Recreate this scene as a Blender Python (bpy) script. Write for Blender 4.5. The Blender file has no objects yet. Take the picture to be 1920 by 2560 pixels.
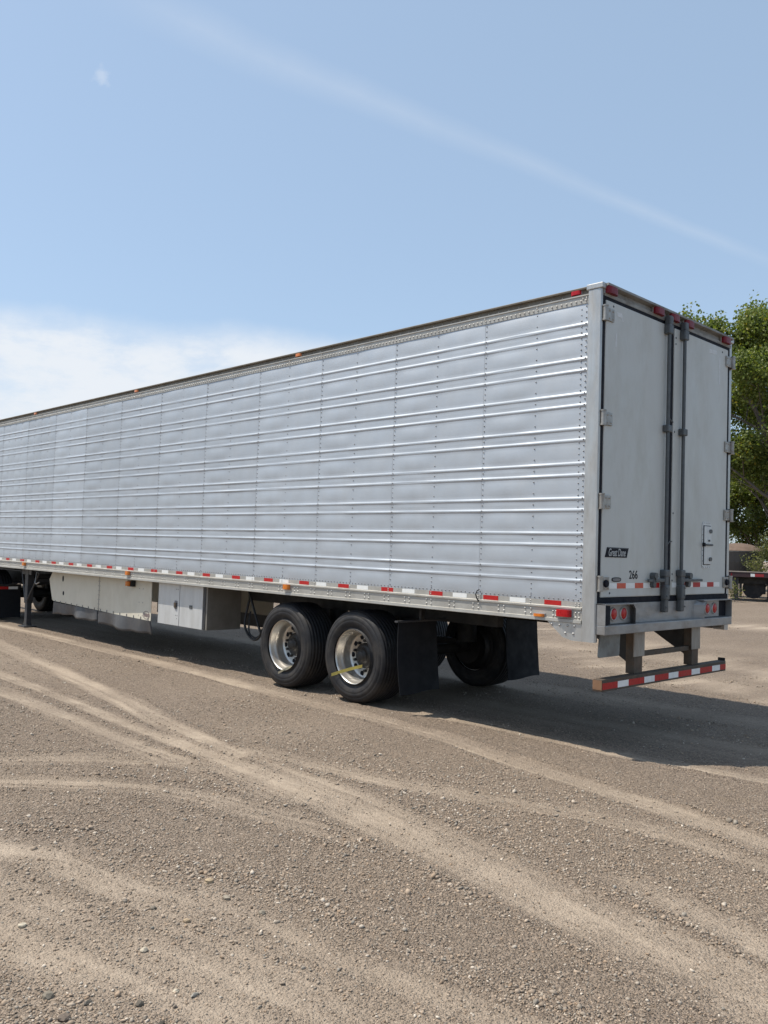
import bpy, bmesh, math, random
import numpy as np
from mathutils import Vector, Matrix, noise as mnoise
R = math.radians
random.seed(7); rng = np.random.default_rng(11)
scene = bpy.context.scene
C = scene.collection

# ------------------------------------------------------------------ camera
CAM = Vector((3.9586, -6.3868, 1.7101))
YAW, PIT, ROL, FPX = -0.7997, 0.0422, 0.0311, 2148.5
fw = Vector((math.sin(YAW)*math.cos(PIT), math.cos(YAW)*math.cos(PIT), math.sin(PIT)))
rt0 = Vector((math.cos(YAW), -math.sin(YAW), 0)); up0 = rt0.cross(fw)
rt = rt0*math.cos(ROL) + up0*math.sin(ROL); up = up0*math.cos(ROL) - rt0*math.sin(ROL)
cd = bpy.data.cameras.new('camera'); cam = bpy.data.objects.new('camera', cd); C.objects.link(cam)
cam.matrix_world = Matrix(((rt.x, up.x, -fw.x, CAM.x), (rt.y, up.y, -fw.y, CAM.y), (rt.z, up.z, -fw.z, CAM.z), (0, 0, 0, 1)))
cd.sensor_fit = 'HORIZONTAL'; cd.sensor_width = 36; cd.lens = FPX/1920*36; cd.clip_start = .05; cd.clip_end = 5000
scene.camera = cam
scene.render.resolution_x, scene.render.resolution_y = 768, 1024
scene.render.engine = 'CYCLES'

# ------------------------------------------------------------------ world, sun, exposure
SUNV = Vector((-.40, -.35, 1.0)).normalized()          # towards the sun
EL = math.asin(SUNV.z); AZ = math.atan2(SUNV.x, SUNV.y)
w = bpy.data.worlds.new('World'); scene.world = w; w.use_nodes = True
N, L = w.node_tree.nodes, w.node_tree.links
for n in list(N): N.remove(n)
def wn(t, **k):
    n = N.new(t)
    for a, b in k.items(): setattr(n, a, b)
    return n
def wm(op, a, b=None, c=None):
    n = wn('ShaderNodeMath', operation=op)
    for i, v in enumerate((a, b, c)):
        if v is None: continue
        if isinstance(v, (int, float)): n.inputs[i].default_value = v
        else: L.new(v, n.inputs[i])
    return n.outputs[0]
def wv(op, a, b=None):
    n = wn('ShaderNodeVectorMath', operation=op)
    for i, v in enumerate((a, b)):
        if v is None: continue
        if isinstance(v, tuple): n.inputs[i].default_value = v
        else: L.new(v, n.inputs[i])
    return n
sky = wn('ShaderNodeTexSky', sky_type='NISHITA', sun_disc=False)
sky.sun_elevation = EL; sky.sun_rotation = AZ
sky.altitude = 300; sky.air_density = 1.0; sky.dust_density = 1.5; sky.ozone_density = 2.0
tc = wn('ShaderNodeTexCoord'); D = tc.outputs['Generated']
def wdot(v): return wv('DOT_PRODUCT', D, tuple(v)).outputs['Value']
def wramp(val, a, b, lo=0., hi=1.):
    n = wn('ShaderNodeMapRange', interpolation_type='SMOOTHSTEP'); L.new(val, n.inputs[0])
    for i, v in enumerate((a, b, lo, hi)): n.inputs[i+1].default_value = v
    return n.outputs[0]
def wnoise(vec, scale, det=5, rough=.55):
    n = wn('ShaderNodeTexNoise'); n.inputs['Scale'].default_value = scale; n.inputs['Detail'].default_value = det
    n.inputs['Roughness'].default_value = rough; L.new(vec, n.inputs['Vector']); return n.outputs[0]
sep = wn('ShaderNodeSeparateXYZ'); L.new(D, sep.inputs[0])
# long thin cirrus streak: a band round a great circle
P0, P1 = Vector((-.753, .407, .518)), Vector((-.377, .869, .32))
nrm = P0.cross(P1).normalized(); mid = (P0+P1).normalized(); al = nrm.cross(mid).normalized()
wob = wm('MULTIPLY', wm('SUBTRACT', wnoise(D, 3.5, 3), .5), .022)
off = wm('ABSOLUTE', wm('ADD', wdot(nrm), wob))
along = wdot(al)
wid = wramp(wm('MULTIPLY', along, -1.0 if al.dot(P0) > 0 else 1.0), -.45, .35, .027, .009)
band = wm('SUBTRACT', 1.0, wm('MINIMUM', wm('DIVIDE', off, wid), 1.0))
streak = wm('MULTIPLY', wm('MULTIPLY', band, wramp(wm('ABSOLUTE', along), .24, .42, 1., 0.)), wramp(wnoise(D, 14, 8, .65), .3, .7, .7, 1.1))
streak = wm('MULTIPLY', streak, wm('MULTIPLY', wramp(wdot(mid), 0., .3), .155))
# cloud bank low to the left
top = wm('ADD', .236, wm('MULTIPLY', wm('SUBTRACT', wnoise(D, 7, 5), .5), .05))
bankm = wramp(wm('SUBTRACT', sep.outputs[2], top), .012, -.03)
lf = Vector((-.93, .36, 0)).normalized()
bankm = wm('MULTIPLY', bankm, wramp(wdot(lf), .72, .93))
sc = wv('MULTIPLY', D, (1, 1, 2.6)).outputs[0]
tex = wnoise(sc, 11, 9, .62)
bank = wm('MULTIPLY', bankm, wramp(tex, .30, .58, .46, .97))
pf = wv('DISTANCE', D, tuple(Vector((-.806, .372, .461)).normalized())).outputs['Value']
puff = wm('MULTIPLY', wramp(wm('ADD', pf, wm('MULTIPLY', wm('SUBTRACT', wnoise(D, 60, 4), .5), .03)), .010, .0005), .30)
cover = wm('MINIMUM', wm('ADD', wm('MAXIMUM', bank, puff), streak), 1.0)
mix = wn('ShaderNodeMix', data_type='RGBA'); L.new(cover, mix.inputs['Factor'])
hz = wn('ShaderNodeMix', data_type='RGBA'); hz.inputs['Factor'].default_value = .34   # thin summer haze
L.new(sky.outputs[0], hz.inputs['A']); hz.inputs['B'].default_value = (5.9, 7.75, 9.7, 1)
L.new(hz.outputs['Result'], mix.inputs['A']); mix.inputs['B'].default_value = (6.5, 6.85, 7.3, 1)
bg = wn('ShaderNodeBackground'); bg.inputs['Strength'].default_value = .115
L.new(mix.outputs['Result'], bg.inputs[0]); out = wn('ShaderNodeOutputWorld'); L.new(bg.outputs[0], out.inputs[0])

sd = bpy.data.lights.new('sun', 'SUN'); sd.energy = 5.0; sd.angle = R(.53); sd.color = (1, .935, .83)
so = bpy.data.objects.new('sun', sd); C.objects.link(so)
so.rotation_euler = (-SUNV).to_track_quat('-Z', 'Y').to_euler(); so.location = (-8, -7, 20)
vs = scene.view_settings; vs.view_transform = 'Standard'; vs.look = 'None'; vs.exposure = .16; vs.gamma = 1; vs.use_curve_mapping = False

# ------------------------------------------------------------------ helpers
WL = {}
def put(o, parent, loc):
    C.objects.link(o)
    loc = Vector(loc); WL[o.name] = loc
    if parent is not None:
        o.parent = parent; o.location = loc - WL[parent.name]
    else: o.location = loc
    return o
def empty(name, loc, label, cat, group=None):
    o = bpy.data.objects.new(name, None); o.empty_display_size = .3; put(o, None, loc); return tag(o, label, cat, group)
def tag(o, label, cat, group=None, kind=None):
    if label: o['label'] = label
    if cat: o['category'] = cat
    if group: o['group'] = group
    if kind: o['kind'] = kind
    return o
def ob(name, me, mat, parent=None, loc=(0, 0, 0)):
    """mesh object; vertices given relative to loc (world)"""
    if me.materials.__len__() == 0 and mat is not None: me.materials.append(mat)
    return put(bpy.data.objects.new(name, me), parent, loc)
def mesh(name, V, F, smooth=False):
    me = bpy.data.meshes.new(name); me.from_pydata([tuple(v) for v in V], [], F); me.validate(); me.update()
    if smooth: me.polygons.foreach_set('use_smooth', [True]*len(me.polygons))
    return me
class MB:
    def __init__(s): s.V = []; s.F = []; s.S = []
    def add(s, V, F, sm=False):
        b = len(s.V); s.V += [tuple(v) for v in V]; s.F += [tuple(i+b for i in f) for f in F]; s.S += [sm]*len(F); return s
    def box(s, x0, x1, y0, y1, z0, z1, bev=0.):
        if bev <= 0:
            V = [(x, y, z) for x in (x0, x1) for y in (y0, y1) for z in (z0, z1)]
            return s.add(V, [(0, 1, 3, 2), (4, 6, 7, 5), (0, 4, 5, 1), (2, 3, 7, 6), (0, 2, 6, 4), (1, 5, 7, 3)])
        bm = bmesh.new(); bmesh.ops.create_cube(bm, size=1)
        for v in bm.verts: v.co = Vector(((x0+x1)/2+v.co.x*(x1-x0), (y0+y1)/2+v.co.y*(y1-y0), (z0+z1)/2+v.co.z*(z1-z0)))
        bmesh.ops.bevel(bm, geom=bm.edges[:], offset=min(bev, .45*min(x1-x0, y1-y0, z1-z0)), segments=2, affect='EDGES', profile=.6)
        bm.verts.index_update(); s.add([v.co[:] for v in bm.verts], [[v.index for v in f.verts] for f in bm.faces]); bm.free(); return s
    def prism(s, pts, axis, a, b):
        """polygon pts (2D in the other two axes, cyclic order x,y,z minus axis) extruded from a to b"""
        n = len(pts); V = []
        for t in (a, b):
            for p in pts:
                v = list(p); v.insert(axis, t); V.append(v)
        F = [tuple(range(n)), tuple(range(2*n-1, n-1, -1))] + [(i, i+n, (i+1) % n+n, (i+1) % n) for i in range(n)]
        return s.add(V, F)
    def cyl(s, p, q, r, n=16, r2=None, cap=True, sm=True):
        p, q = Vector(p), Vector(q); r2 = r if r2 is None else r2
        d = (q-p).normalized(); a = d.orthogonal().normalized(); b = d.cross(a)
        V = []
        for c, rr in ((p, r), (q, r2)):
            for i in range(n):
                t = 2*math.pi*i/n; V.append(c + a*rr*math.cos(t) + b*rr*math.sin(t))
        s.add(V, [(i, (i+1) % n, (i+1) % n+n, i+n) for i in range(n)], sm)
        if cap: s.add(V[:n], [tuple(range(n-1, -1, -1))]); s.add(V[n:], [tuple(range(n))])
        return s
    def lathe(s, prof, n=48, axis='Y', c=(0, 0, 0), closed=False, sm=True):
        """prof: list of (radius, along)"""
        V = []; m = len(prof)
        for i in range(n):
            t = 2*math.pi*i/n; ct, st = math.cos(t), math.sin(t)
            for r, a in prof:
                if axis == 'Y': V.append((c[0]+r*ct, c[1]+a, c[2]+r*st))
                elif axis == 'Z': V.append((c[0]+r*ct, c[1]+r*st, c[2]+a))
                else: V.append((c[0]+a, c[1]+r*ct, c[2]+r*st))
        F = []
        for i in range(n):
            j = (i+1) % n
            for k in range(m if closed else m-1):
                k2 = (k+1) % m; F.append((i*m+k, i*m+k2, j*m+k2, j*m+k))
        return s.add(V, F, sm)
    def tube(s, pts, r, n=8, rad=None):
        pts = [Vector(p) for p in pts]; V = []; m = len(pts)
        ref = Vector((.31, .77, .55))
        for i, p in enumerate(pts):
            d = (pts[min(i+1, m-1)]-pts[max(i-1, 0)]).normalized(); a = d.cross(ref).normalized(); b = d.cross(a)
            rr = r if rad is None else rad[i]
            for k in range(n):
                t = 2*math.pi*k/n; V.append(p + a*rr*math.cos(t) + b*rr*math.sin(t))
        F = [(i*n+k, i*n+(k+1) % n, (i+1)*n+(k+1) % n, (i+1)*n+k) for i in range(m-1) for k in range(n)]
        s.add(V, F, True); s.add(V[:n], [tuple(range(n))]); s.add(V[-n:], [tuple(range(n-1, -1, -1))]); return s
    def dome(s, p, nrm, r, h=None, n=7):
        p, nrm = Vector(p), Vector(nrm).normalized(); a = nrm.orthogonal().normalized(); b = nrm.cross(a); h = h or r*.6
        V = []
        for rr, hh in ((r, 0), (r*.72, h*.75)):
            for i in range(n):
                t = 2*math.pi*i/n; V.append(p + a*rr*math.cos(t) + b*rr*math.sin(t) + nrm*hh)
        V.append(p+nrm*h)
        return s.add(V, [(i, (i+1) % n, (i+1) % n+n, i+n) for i in range(n)] + [(n+i, n+(i+1) % n, 2*n) for i in range(n)], True)
    def me(s, name, sm=None, fix=True):
        me = bpy.data.meshes.new(name); me.from_pydata(s.V, [], s.F)
        me.polygons.foreach_set('use_smooth', s.S if sm is None else [sm]*len(s.F))
        if fix:
            bm = bmesh.new(); bm.from_mesh(me); bmesh.ops.recalc_face_normals(bm, faces=bm.faces[:]); bm.to_mesh(me); bm.free()
        me.update(); return me
    def ob(s, name, mat, parent=None, loc=(0, 0, 0), sm=None):
        l = Vector(loc)
        if l.length: s.V = [tuple(Vector(v)-l) for v in s.V]
        return ob(name, s.me(name, sm), mat, parent, loc)

# ------------------------------------------------------------------ materials
def mat(name, col, rough=.6, metal=0., var=.12, vscale=6., dirt=None, dscale=2., damt=.35, bump=0., bscale=40., spec=.5, coat=0., stretch=(1, 1, 1), rvar=.12, objrand=0.):
    m = bpy.data.materials.new(name); m.use_nodes = True; nt = m.node_tree; n = nt.nodes; l = nt.links
    b = n['Principled BSDF']; b.inputs['Roughness'].default_value = rough; b.inputs['Metallic'].default_value = metal
    b.inputs['Specular IOR Level'].default_value = spec
    if coat: b.inputs['Coat Weight'].default_value = coat
    t = n.new('ShaderNodeTexCoord'); mp = n.new('ShaderNodeMapping'); l.new(t.outputs['Object'], mp.inputs[0]); mp.inputs['Scale'].default_value = stretch
    v = mp.outputs[0]
    def noise(sc, det=5, rg=.6):
        x = n.new('ShaderNodeTexNoise'); x.inputs['Scale'].default_value = sc; x.inputs['Detail'].default_value = det; x.inputs['Roughness'].default_value = rg
        l.new(v, x.inputs['Vector']); return x.outputs[0]
    def rng_(x, a, b_, lo, hi):
        q = n.new('ShaderNodeMapRange'); l.new(x, q.inputs[0])
        for i, k in enumerate((a, b_, lo, hi)): q.inputs[i+1].default_value = k
        return q.outputs[0]
    f = rng_(noise(vscale), .25, .75, 1-var, 1+var)
    mu = n.new('ShaderNodeMix'); mu.data_type = 'RGBA'; mu.blend_type = 'MULTIPLY'; mu.inputs['Factor'].default_value = 1
    mu.inputs['A'].default_value = (*col, 1); l.new(f, mu.inputs['B']); cur = mu.outputs['Result']
    if objrand:
        oi = n.new('ShaderNodeObjectInfo'); q = rng_(oi.outputs['Random'], 0, 1, 1-objrand, 1+objrand)
        m3 = n.new('ShaderNodeMix'); m3.data_type = 'RGBA'; m3.blend_type = 'MULTIPLY'; m3.inputs['Factor'].default_value = 1
        l.new(cur, m3.inputs['A']); l.new(q, m3.inputs['B']); cur = m3.outputs['Result']
    if dirt:
        d = rng_(noise(dscale, 8, .7), .45, .75, 0, damt); m2 = n.new('ShaderNodeMix'); m2.data_type = 'RGBA'
        l.new(d, m2.inputs['Factor']); l.new(cur, m2.inputs['A']); m2.inputs['B'].default_value = (*dirt, 1); cur = m2.outputs['Result']
    l.new(cur, b.inputs['Base Color'])
    l.new(rng_(noise(vscale*1.7), .3, .7, max(.02, rough-rvar), min(1, rough+rvar)), b.inputs['Roughness'])
    if bump:
        bp = n.new('ShaderNodeBump'); bp.inputs['Strength'].default_value = bump; bp.inputs['Distance'].default_value = .01
        l.new(noise(bscale, 6), bp.inputs['Height']); l.new(bp.outputs[0], b.inputs['Normal'])
    return m
BROWN = (.10, .075, .05)
M = dict(
 skin=mat('aluminium_skin', (.485, .518, .555), .56, .60, .06, 2.2, (.42, .42, .42), 3., .3, .02, 9., rvar=.05, objrand=.05),
 rail=mat('mill_aluminium_rail', (.44, .425, .39), .5, .45, .08, 5., (.22, .19, .15), 4., .4),
 post=mat('stainless_post', (.50, .50, .49), .42, .7, .10, 3., (.24, .21, .17), 2.5, .55, stretch=(3, 3, .6)),
 rivet=mat('rivet_metal', (.22, .22, .23), .5, .6, .2, 30.),
 railrivet=mat('rail_bolt_metal', (.42, .41, .39), .5, .6, .15, 30.),
 roofedge=mat('roof_trim_and_cove_shade', (.17, .15, .12), .6, .3, .2, 6., BROWN, 4., .6),  # roof trim colour; on the cove strip it stands for overhang shade
 roof=mat('roof_skin', (.6, .6, .58), .5, .5),
 header=mat('rear_header_metal', (.27, .265, .25), .6, .3, .1, 5., (.09, .065, .04), 4., .9, stretch=(1, 1, 3)),
 door=mat('white_door_paint', (.51, .512, .485), .45, 0, .04, 1.6, (.30, .28, .22), 1.6, .5, .02, 6., stretch=(1, 1.6, .7)),
 gasket=mat('rubber_gasket', (.010, .011, .016), .75, 0, .2, 10., spec=.2),
 rod=mat('grey_galvanised', (.095, .103, .108), .55, .3, .15, 14., (.10, .085, .07), 6., .4),
 hinge=mat('hinge_steel', (.36, .345, .32), .45, .6, .14, 16., (.16, .11, .07), 9., .7),
 red=mat('red_reflector', (.42, .014, .014), .45, 0, .15, 30., (.28, .06, .04), 14., .35, spec=.3),
 orange=mat('faded_red_reflector', (.55, .07, .03), .4, 0, .12, 24., (.5, .16, .08), 12., .4),
 white=mat('white_reflector', (.76, .77, .76), .35, 0, .06, 30., (.5, .48, .42), 14., .35, coat=.3),
 lens=mat('red_lamp_lens', (.40, .004, .007), .3, 0, .2, 30., spec=.35, coat=.15),
 lensdull=mat('dull_red_lamp_lens', (.17, .004, .012), .4, 0, .2, 30., (.10, .02, .02), 12., .5, spec=.3),
 amber=mat('amber_lamp_lens', (.62, .17, .01), .22, 0, .15, 30., coat=.7),
 black=mat('black_steel', (.016, .016, .018), .55, .1, .25, 8., (.05, .042, .035), 4., .5),
 leg=mat('dark_grey_steel', (.05, .052, .058), .5, .3, .2, 8., (.09, .07, .05), 4., .5),
 bumper=mat('bumper_aluminium', (.315, .315, .315), .48, .5, .12, 5., (.15, .12, .09), 4., .6, stretch=(1, 1, 2)),
 guard=mat('rusty_brown_steel', (.085, .068, .052), .7, .25, .25, 9., (.16, .085, .045), 6., .6, .15, 60.),
 guardplate=mat('pale_steel_plate', (.33, .30, .26), .6, .3, .12, 7., (.12, .075, .045), 4., .7, stretch=(2, 2, .5)),
 rubber=mat('tyre_rubber', (.017, .017, .019), .62, 0, .15, 9., (.085, .073, .06), 3.2, .6, .12, 60., spec=.3),
 flap=mat('mud_flap_rubber', (.008, .009, .012), .7, 0, .15, 5., (.018, .017, .017), 3., .5, spec=.25),
 rim=mat('polished_aluminium_rim', (.60, .575, .53), .36, .85, .05, 5., (.36, .30, .23), 4., .4, rvar=.02),
 hub=mat('black_hub', (.022, .022, .022), .5, .2, .3, 20., (.07, .055, .04), 9., .5),
 skirt=mat('cream_skirt_panel', (.62, .58, .48), .5, 0, .05, 2., (.42, .36, .26), 2.4, .45, stretch=(1, 1, .6)),
 skirtrub=mat('grey_rubber_skirt', (.062, .064, .07), .5, 0, .15, 5., (.14, .13, .115), 3., .5),
 boxm=mat('tool_box_aluminium', (.58, .585, .58), .5, .35, .05, 4., (.34, .32, .28), 3., .45, stretch=(2, 2, .5)),
 boxside=mat('tool_box_side', (.22, .205, .18), .6, .2, .1, 4., (.1, .085, .065), 3., .5),
 gear=mat('landing_gear_paint', (.035, .038, .045), .5, .1, .2, 8., (.09, .08, .065), 4., .5),
 ink=mat('black_print', (.008, .008, .01), .7, spec=.15),
 badge=mat('dark_badge', (.008, .009, .015), .6, 0, .2, 20., spec=.15),
 silver=mat('silver_print', (.36, .37, .38), .4, .5),
 badgegrey=mat('grey_badge', (.16, .16, .17), .4, .4),
 paper=mat('pale_sticker_residue', (.60, .61, .61), .6, 0, .1, 30., (.42, .42, .4), 20., .5),
 yellow=mat('yellow_strap', (.52, .42, .10), .55, 0, .1, 40., (.3, .22, .05), 20., .4),
 creamtag=mat('cream_tag', (.62, .54, .36), .6, 0, .1, 40.),
 brown=mat('rust_brown', (.20, .11, .06), .8, 0, .2, 9.),
 logo=mat('faded_purple_print', (.20, .15, .15), .6),
 tub=mat('weathered_grey_steel', (.075, .075, .075), .7, .1, .15, 4., (.08, .07, .06), 2., .6),
 tubtop=mat('brown_cover', (.125, .085, .062), .9, 0, .25, 5., (.17, .12, .09), 3., .6, .3, 20.),
 deck=mat('dark_red_deck_rail', (.045, .02, .022), .6, .1, .25, 6., (.03, .025, .025), 3., .6),
 decktop=mat('worn_deck_edge', (.30, .26, .23), .7, .1, .15, 6.),
 tape=mat('red_tape', (.30, .02, .025), .45, 0, .2, 20.),
 under=mat('undercarriage_dark', (.016, .015, .014), .7, .1, .3, 6., (.06, .05, .04), 3., .5),
)

# ------------------------------------------------------------------ ground
TR = {  # tracks of bare, driven-over ground: (polyline, half width, strength)
 'A': ([(-16, -.6), (-11.02, -1.03), (-9.97, -1.18), (-6.43, -1.64), (-4.5, -1.91), (-3.34, -2.13), (-2.67, -2.22), (-1.94, -2.3)], .13, .85),
 'B': ([(-14, -2.1), (-7.05, -2.26), (-5.14, -2.35), (-3.94, -2.41), (-2.97, -2.48), (-2.33, -2.49)], .10, .9),
 'C': ([(-14, -3.0), (-5.75, -2.74), (-4.19, -2.77), (-3.11, -2.82), (-2.48, -2.83), (-1.98, -2.79)], .13, .7),
 'E': ([(-2.6, -2.4), (-1.84, -2.42), (-1.02, -2.46), (-.34, -2.5), (.09, -2.56), (.71, -2.62), (1.2, -2.70), (1.59, -2.78), (1.99, -2.84), (2.58, -2.9), (6, -3.3)], .21, .74),
 'F1': ([(-6, -8), (-2.83, -3.81), (-2.42, -3.26), (-1.9, -2.85), (-1.43, -2.7), (-.7, -2.7)], .15, .7),
 'F2': ([(-5, -8), (-2.2, -4.04), (-1.76, -3.57), (-1.37, -3.26), (-.99, -3.13), (-.39, -3.01), (.14, -2.9)], .12, .65),
 'G': ([(-22, .05), (-13.27, -.05), (-10.41, -.05), (-7.79, -.1), (-5.87, -.14), (-4.33, -.24), (-2.19, -.34), (-1.2, -.43), (-.24, -.65), (.45, -.74), (1.05, -.83), (1.86, -1.05), (6, -1.8)], .12, .85),
 'H': ([(-3.2, .2), (-2.3, .3), (-1.44, .36), (-.8, .38), (-.04, .36), (.73, .47), (1.22, .52), (6, .6)], .12, .7),
 'I': ([(-4, -7), (-.51, -4.8), (.1, -4.7), (.7, -4.52), (1.11, -4.42), (1.47, -4.35), (4, -4.1)], .55, .72),
 'J': ([(-2, -2.1), (-.59, -1.88), (.24, -1.6), (.81, -1.36), (1.45, -1.29), (1.97, -1.33), (5, -1.6)], .13, .5),
 'L': ([(1.6, -2.2), (2.19, -2.36), (2.41, -2.45), (5, -3)], .10, .55),
 'M': ([(.3, -4.0), (.58, -4.01), (1.17, -3.97), (1.48, -3.89), (3, -3.6)], .12, .45),
 'K1': ([(-16, 19), (-5.85, 15.84), (-4.62, 15.24), (6, 11)], .5, .9),
 'K2': ([(-8, 7.6), (-2.57, 7.25), (-1.27, 6.8), (6, 5.5)], .3, .8),
 'K3': ([(-12, 8.4), (-5.58, 6.92), (-4.59, 6.41), (-3.17, 5.52), (3, 3.5)], .35, .8),
 'K4': ([(-14, 13.5), (-8.38, 10.86), (-6.33, 9.57), (-5.36, 8.94), (3, 5)], .4, .75),
 'U1': ([(-25, 1.0), (-3, 1.15), (8, 1.6)], .3, .45),
 'U2': ([(-25, 2.9), (-3, 2.7), (8, 3.1)], .3, .5),
}
DARK = [([(-7.5, -2.44), (-6.49, -2.46), (-4.91, -2.5), (-3.64, -2.56), (-2.87, -2.58), (-2.13, -2.62)], .05),
        ([(-2.9, -4.5), (-2.47, -3.94), (-1.98, -3.47), (-1.47, -3.2), (-1.08, -2.98)], .045),
        ([(.25, -3.8), (.75, -3.3), (1.3, -3.0), (2.4, -3.05)], .05)]
def segdist(X, Y, pl):
    best = np.full(X.shape, 1e9); sg = np.zeros(X.shape); al_ = np.zeros(X.shape); cum = 0.
    for (ax, ay), (bx, by) in zip(pl[:-1], pl[1:]):
        dx, dy = bx-ax, by-ay; ll = dx*dx+dy*dy
        t = np.clip(((X-ax)*dx+(Y-ay)*dy)/ll, 0, 1)
        ex, ey = X-ax-t*dx, Y-ay-t*dy; d = np.hypot(ex, ey); s = np.sign(dx*ey-dy*ex)*d
        k = d < best; best = np.where(k, d, best); sg = np.where(k, s, sg); al_ = np.where(k, cum+t*ll**.5, al_); cum += ll**.5
    return best, sg, al_
_perm = rng.permutation(4096)
def _h(i, j): return (_perm[(i+_perm[j & 4095]) & 4095])/4095.
def vnoise(X, Y):
    i, j = np.floor(X).astype(int), np.floor(Y).astype(int); fx, fy = X-i, Y-j
    fx, fy = fx*fx*(3-2*fx), fy*fy*(3-2*fy); i &= 4095; j &= 4095
    a, b, c, d = _h(i, j), _h((i+1) & 4095, j), _h(i, (j+1) & 4095), _h((i+1) & 4095, (j+1) & 4095)
    return (a*(1-fx)+b*fx)*(1-fy)+(c*(1-fx)+d*fx)*fy-.5
def fbm(X, Y, s, o=4):
    r = 0; a = 1
    for k in range(o): r = r+a*vnoise(X*s+17.3*k, Y*s-9.1*k); a *= .5; s *= 2.03
    return r
def track(X, Y):
    """0 loose gravel .. 1 bare packed dirt ; second: tread relief"""
    wx, wy = X+.018*fbm(X, Y, 1.4), Y+.018*fbm(X+40, Y, 1.4)
    m = np.zeros(X.shape); tr = np.zeros(X.shape); berm = np.zeros(X.shape)
    for pl, hw, st in TR.values():
        d, s, al_ = segdist(wx, wy, pl); wf = max(1., hw/.16)
        e = hw*1.12*(1+.25*fbm(X+5, Y+3, .6, 2))+.04*vnoise(s*30/wf, al_*.8)
        k = st/(1+np.exp((d-e)/(.10*hw+.010)))
        sk_ = vnoise(s*26/wf+st*31, al_*.55+hw*50)*.75+vnoise(s*61/wf, al_*1.1+7)*.45+vnoise(s*9/wf+3, al_*.3)*.5
        k = k*np.clip(.74+1.25*sk_, .05, 1.2)
        berm = np.maximum(berm, st*np.exp(-((d-e*1.22-.03)/(.16*hw+.02))**2)*np.clip(.8+1.6*vnoise(al_*3.1+st*9, s*4), 0, 1.4))
        tr = np.where(k > m, np.sin(s*2*math.pi/.055)*k, tr); m = np.maximum(m, k)
    for pl, hw in DARK:
        d, s, al_ = segdist(wx, wy, pl); m = m*(1-.9*np.exp(-(d/hw)**2))
    m = m*(1+.6*fbm(X, Y, 3.1, 5)) + .34*np.clip(fbm(X+9, Y, .5, 4)+.16, 0, 1) + .10*vnoise((X*.25+Y)*9, (X-Y*.25)*.8)
    berm = berm*(1-np.clip(m, 0, 1)); return np.clip(m-.25*berm, 0, 1), tr, berm
def height(X, Y, m, tr, berm):
    near = np.exp(-((np.hypot(X-1, Y+2)/14.)**2))
    return (.011*(1-m)*(1+.8*fbm(X, Y, 3.2, 3)) - .009 + .007*fbm(X, Y, 14, 3)*(1-.5*m) + .014*berm*near*(1+1.2*fbm(X, Y, 9, 2)) + .0045*tr*m*near + .02*fbm(X, Y, .35, 2)*np.clip((np.abs(Y-1)-1.6)/1.5, 0, 1)) - .004
def axis(lo, hi, st, far, g=1.13):
    a = list(np.arange(lo, hi+1e-6, st)); s = st; x = hi
    while x < far: s *= g; x += s; a.append(x)
    s = st; x = lo; pre = []
    while x > -far: s *= g; x -= s; pre.append(x)
    return np.array(pre[::-1]+a)
gx, gy = axis(-6.0, 3.2, .024, 900), axis(-5.6, 1.0, .024, 900)
GX, GY = np.meshgrid(gx, gy, indexing='ij'); TM, TT, TB_ = track(GX, GY); GZ = height(GX, GY, TM, TT, TB_)
nx, ny = len(gx), len(gy)
def fastmesh(name, V, F, k):
    me = bpy.data.meshes.new(name); me.vertices.add(len(V)); me.vertices.foreach_set('co', np.asarray(V, np.float32).ravel())
    me.loops.add(F.size); me.loops.foreach_set('vertex_index', F.astype(np.int32).ravel())
    me.polygons.add(len(F)); me.polygons.foreach_set('loop_start', np.arange(0, F.size, k, dtype=np.int32))
    me.update(calc_edges=True); return me
idx = np.arange(nx*ny).reshape(nx, ny)
F = np.stack([idx[:-1, :-1], idx[1:, :-1], idx[1:, 1:], idx[:-1, 1:]], -1).reshape(-1, 4)
gme = fastmesh('ground', np.stack([GX, GY, GZ], -1).reshape(-1, 3), F, 4)
gme.polygons.foreach_set('use_smooth', np.ones(len(F), bool))
at = gme.attributes.new('track', 'FLOAT', 'POINT'); at.data.foreach_set('value', TM.ravel().astype(np.float32))

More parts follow.
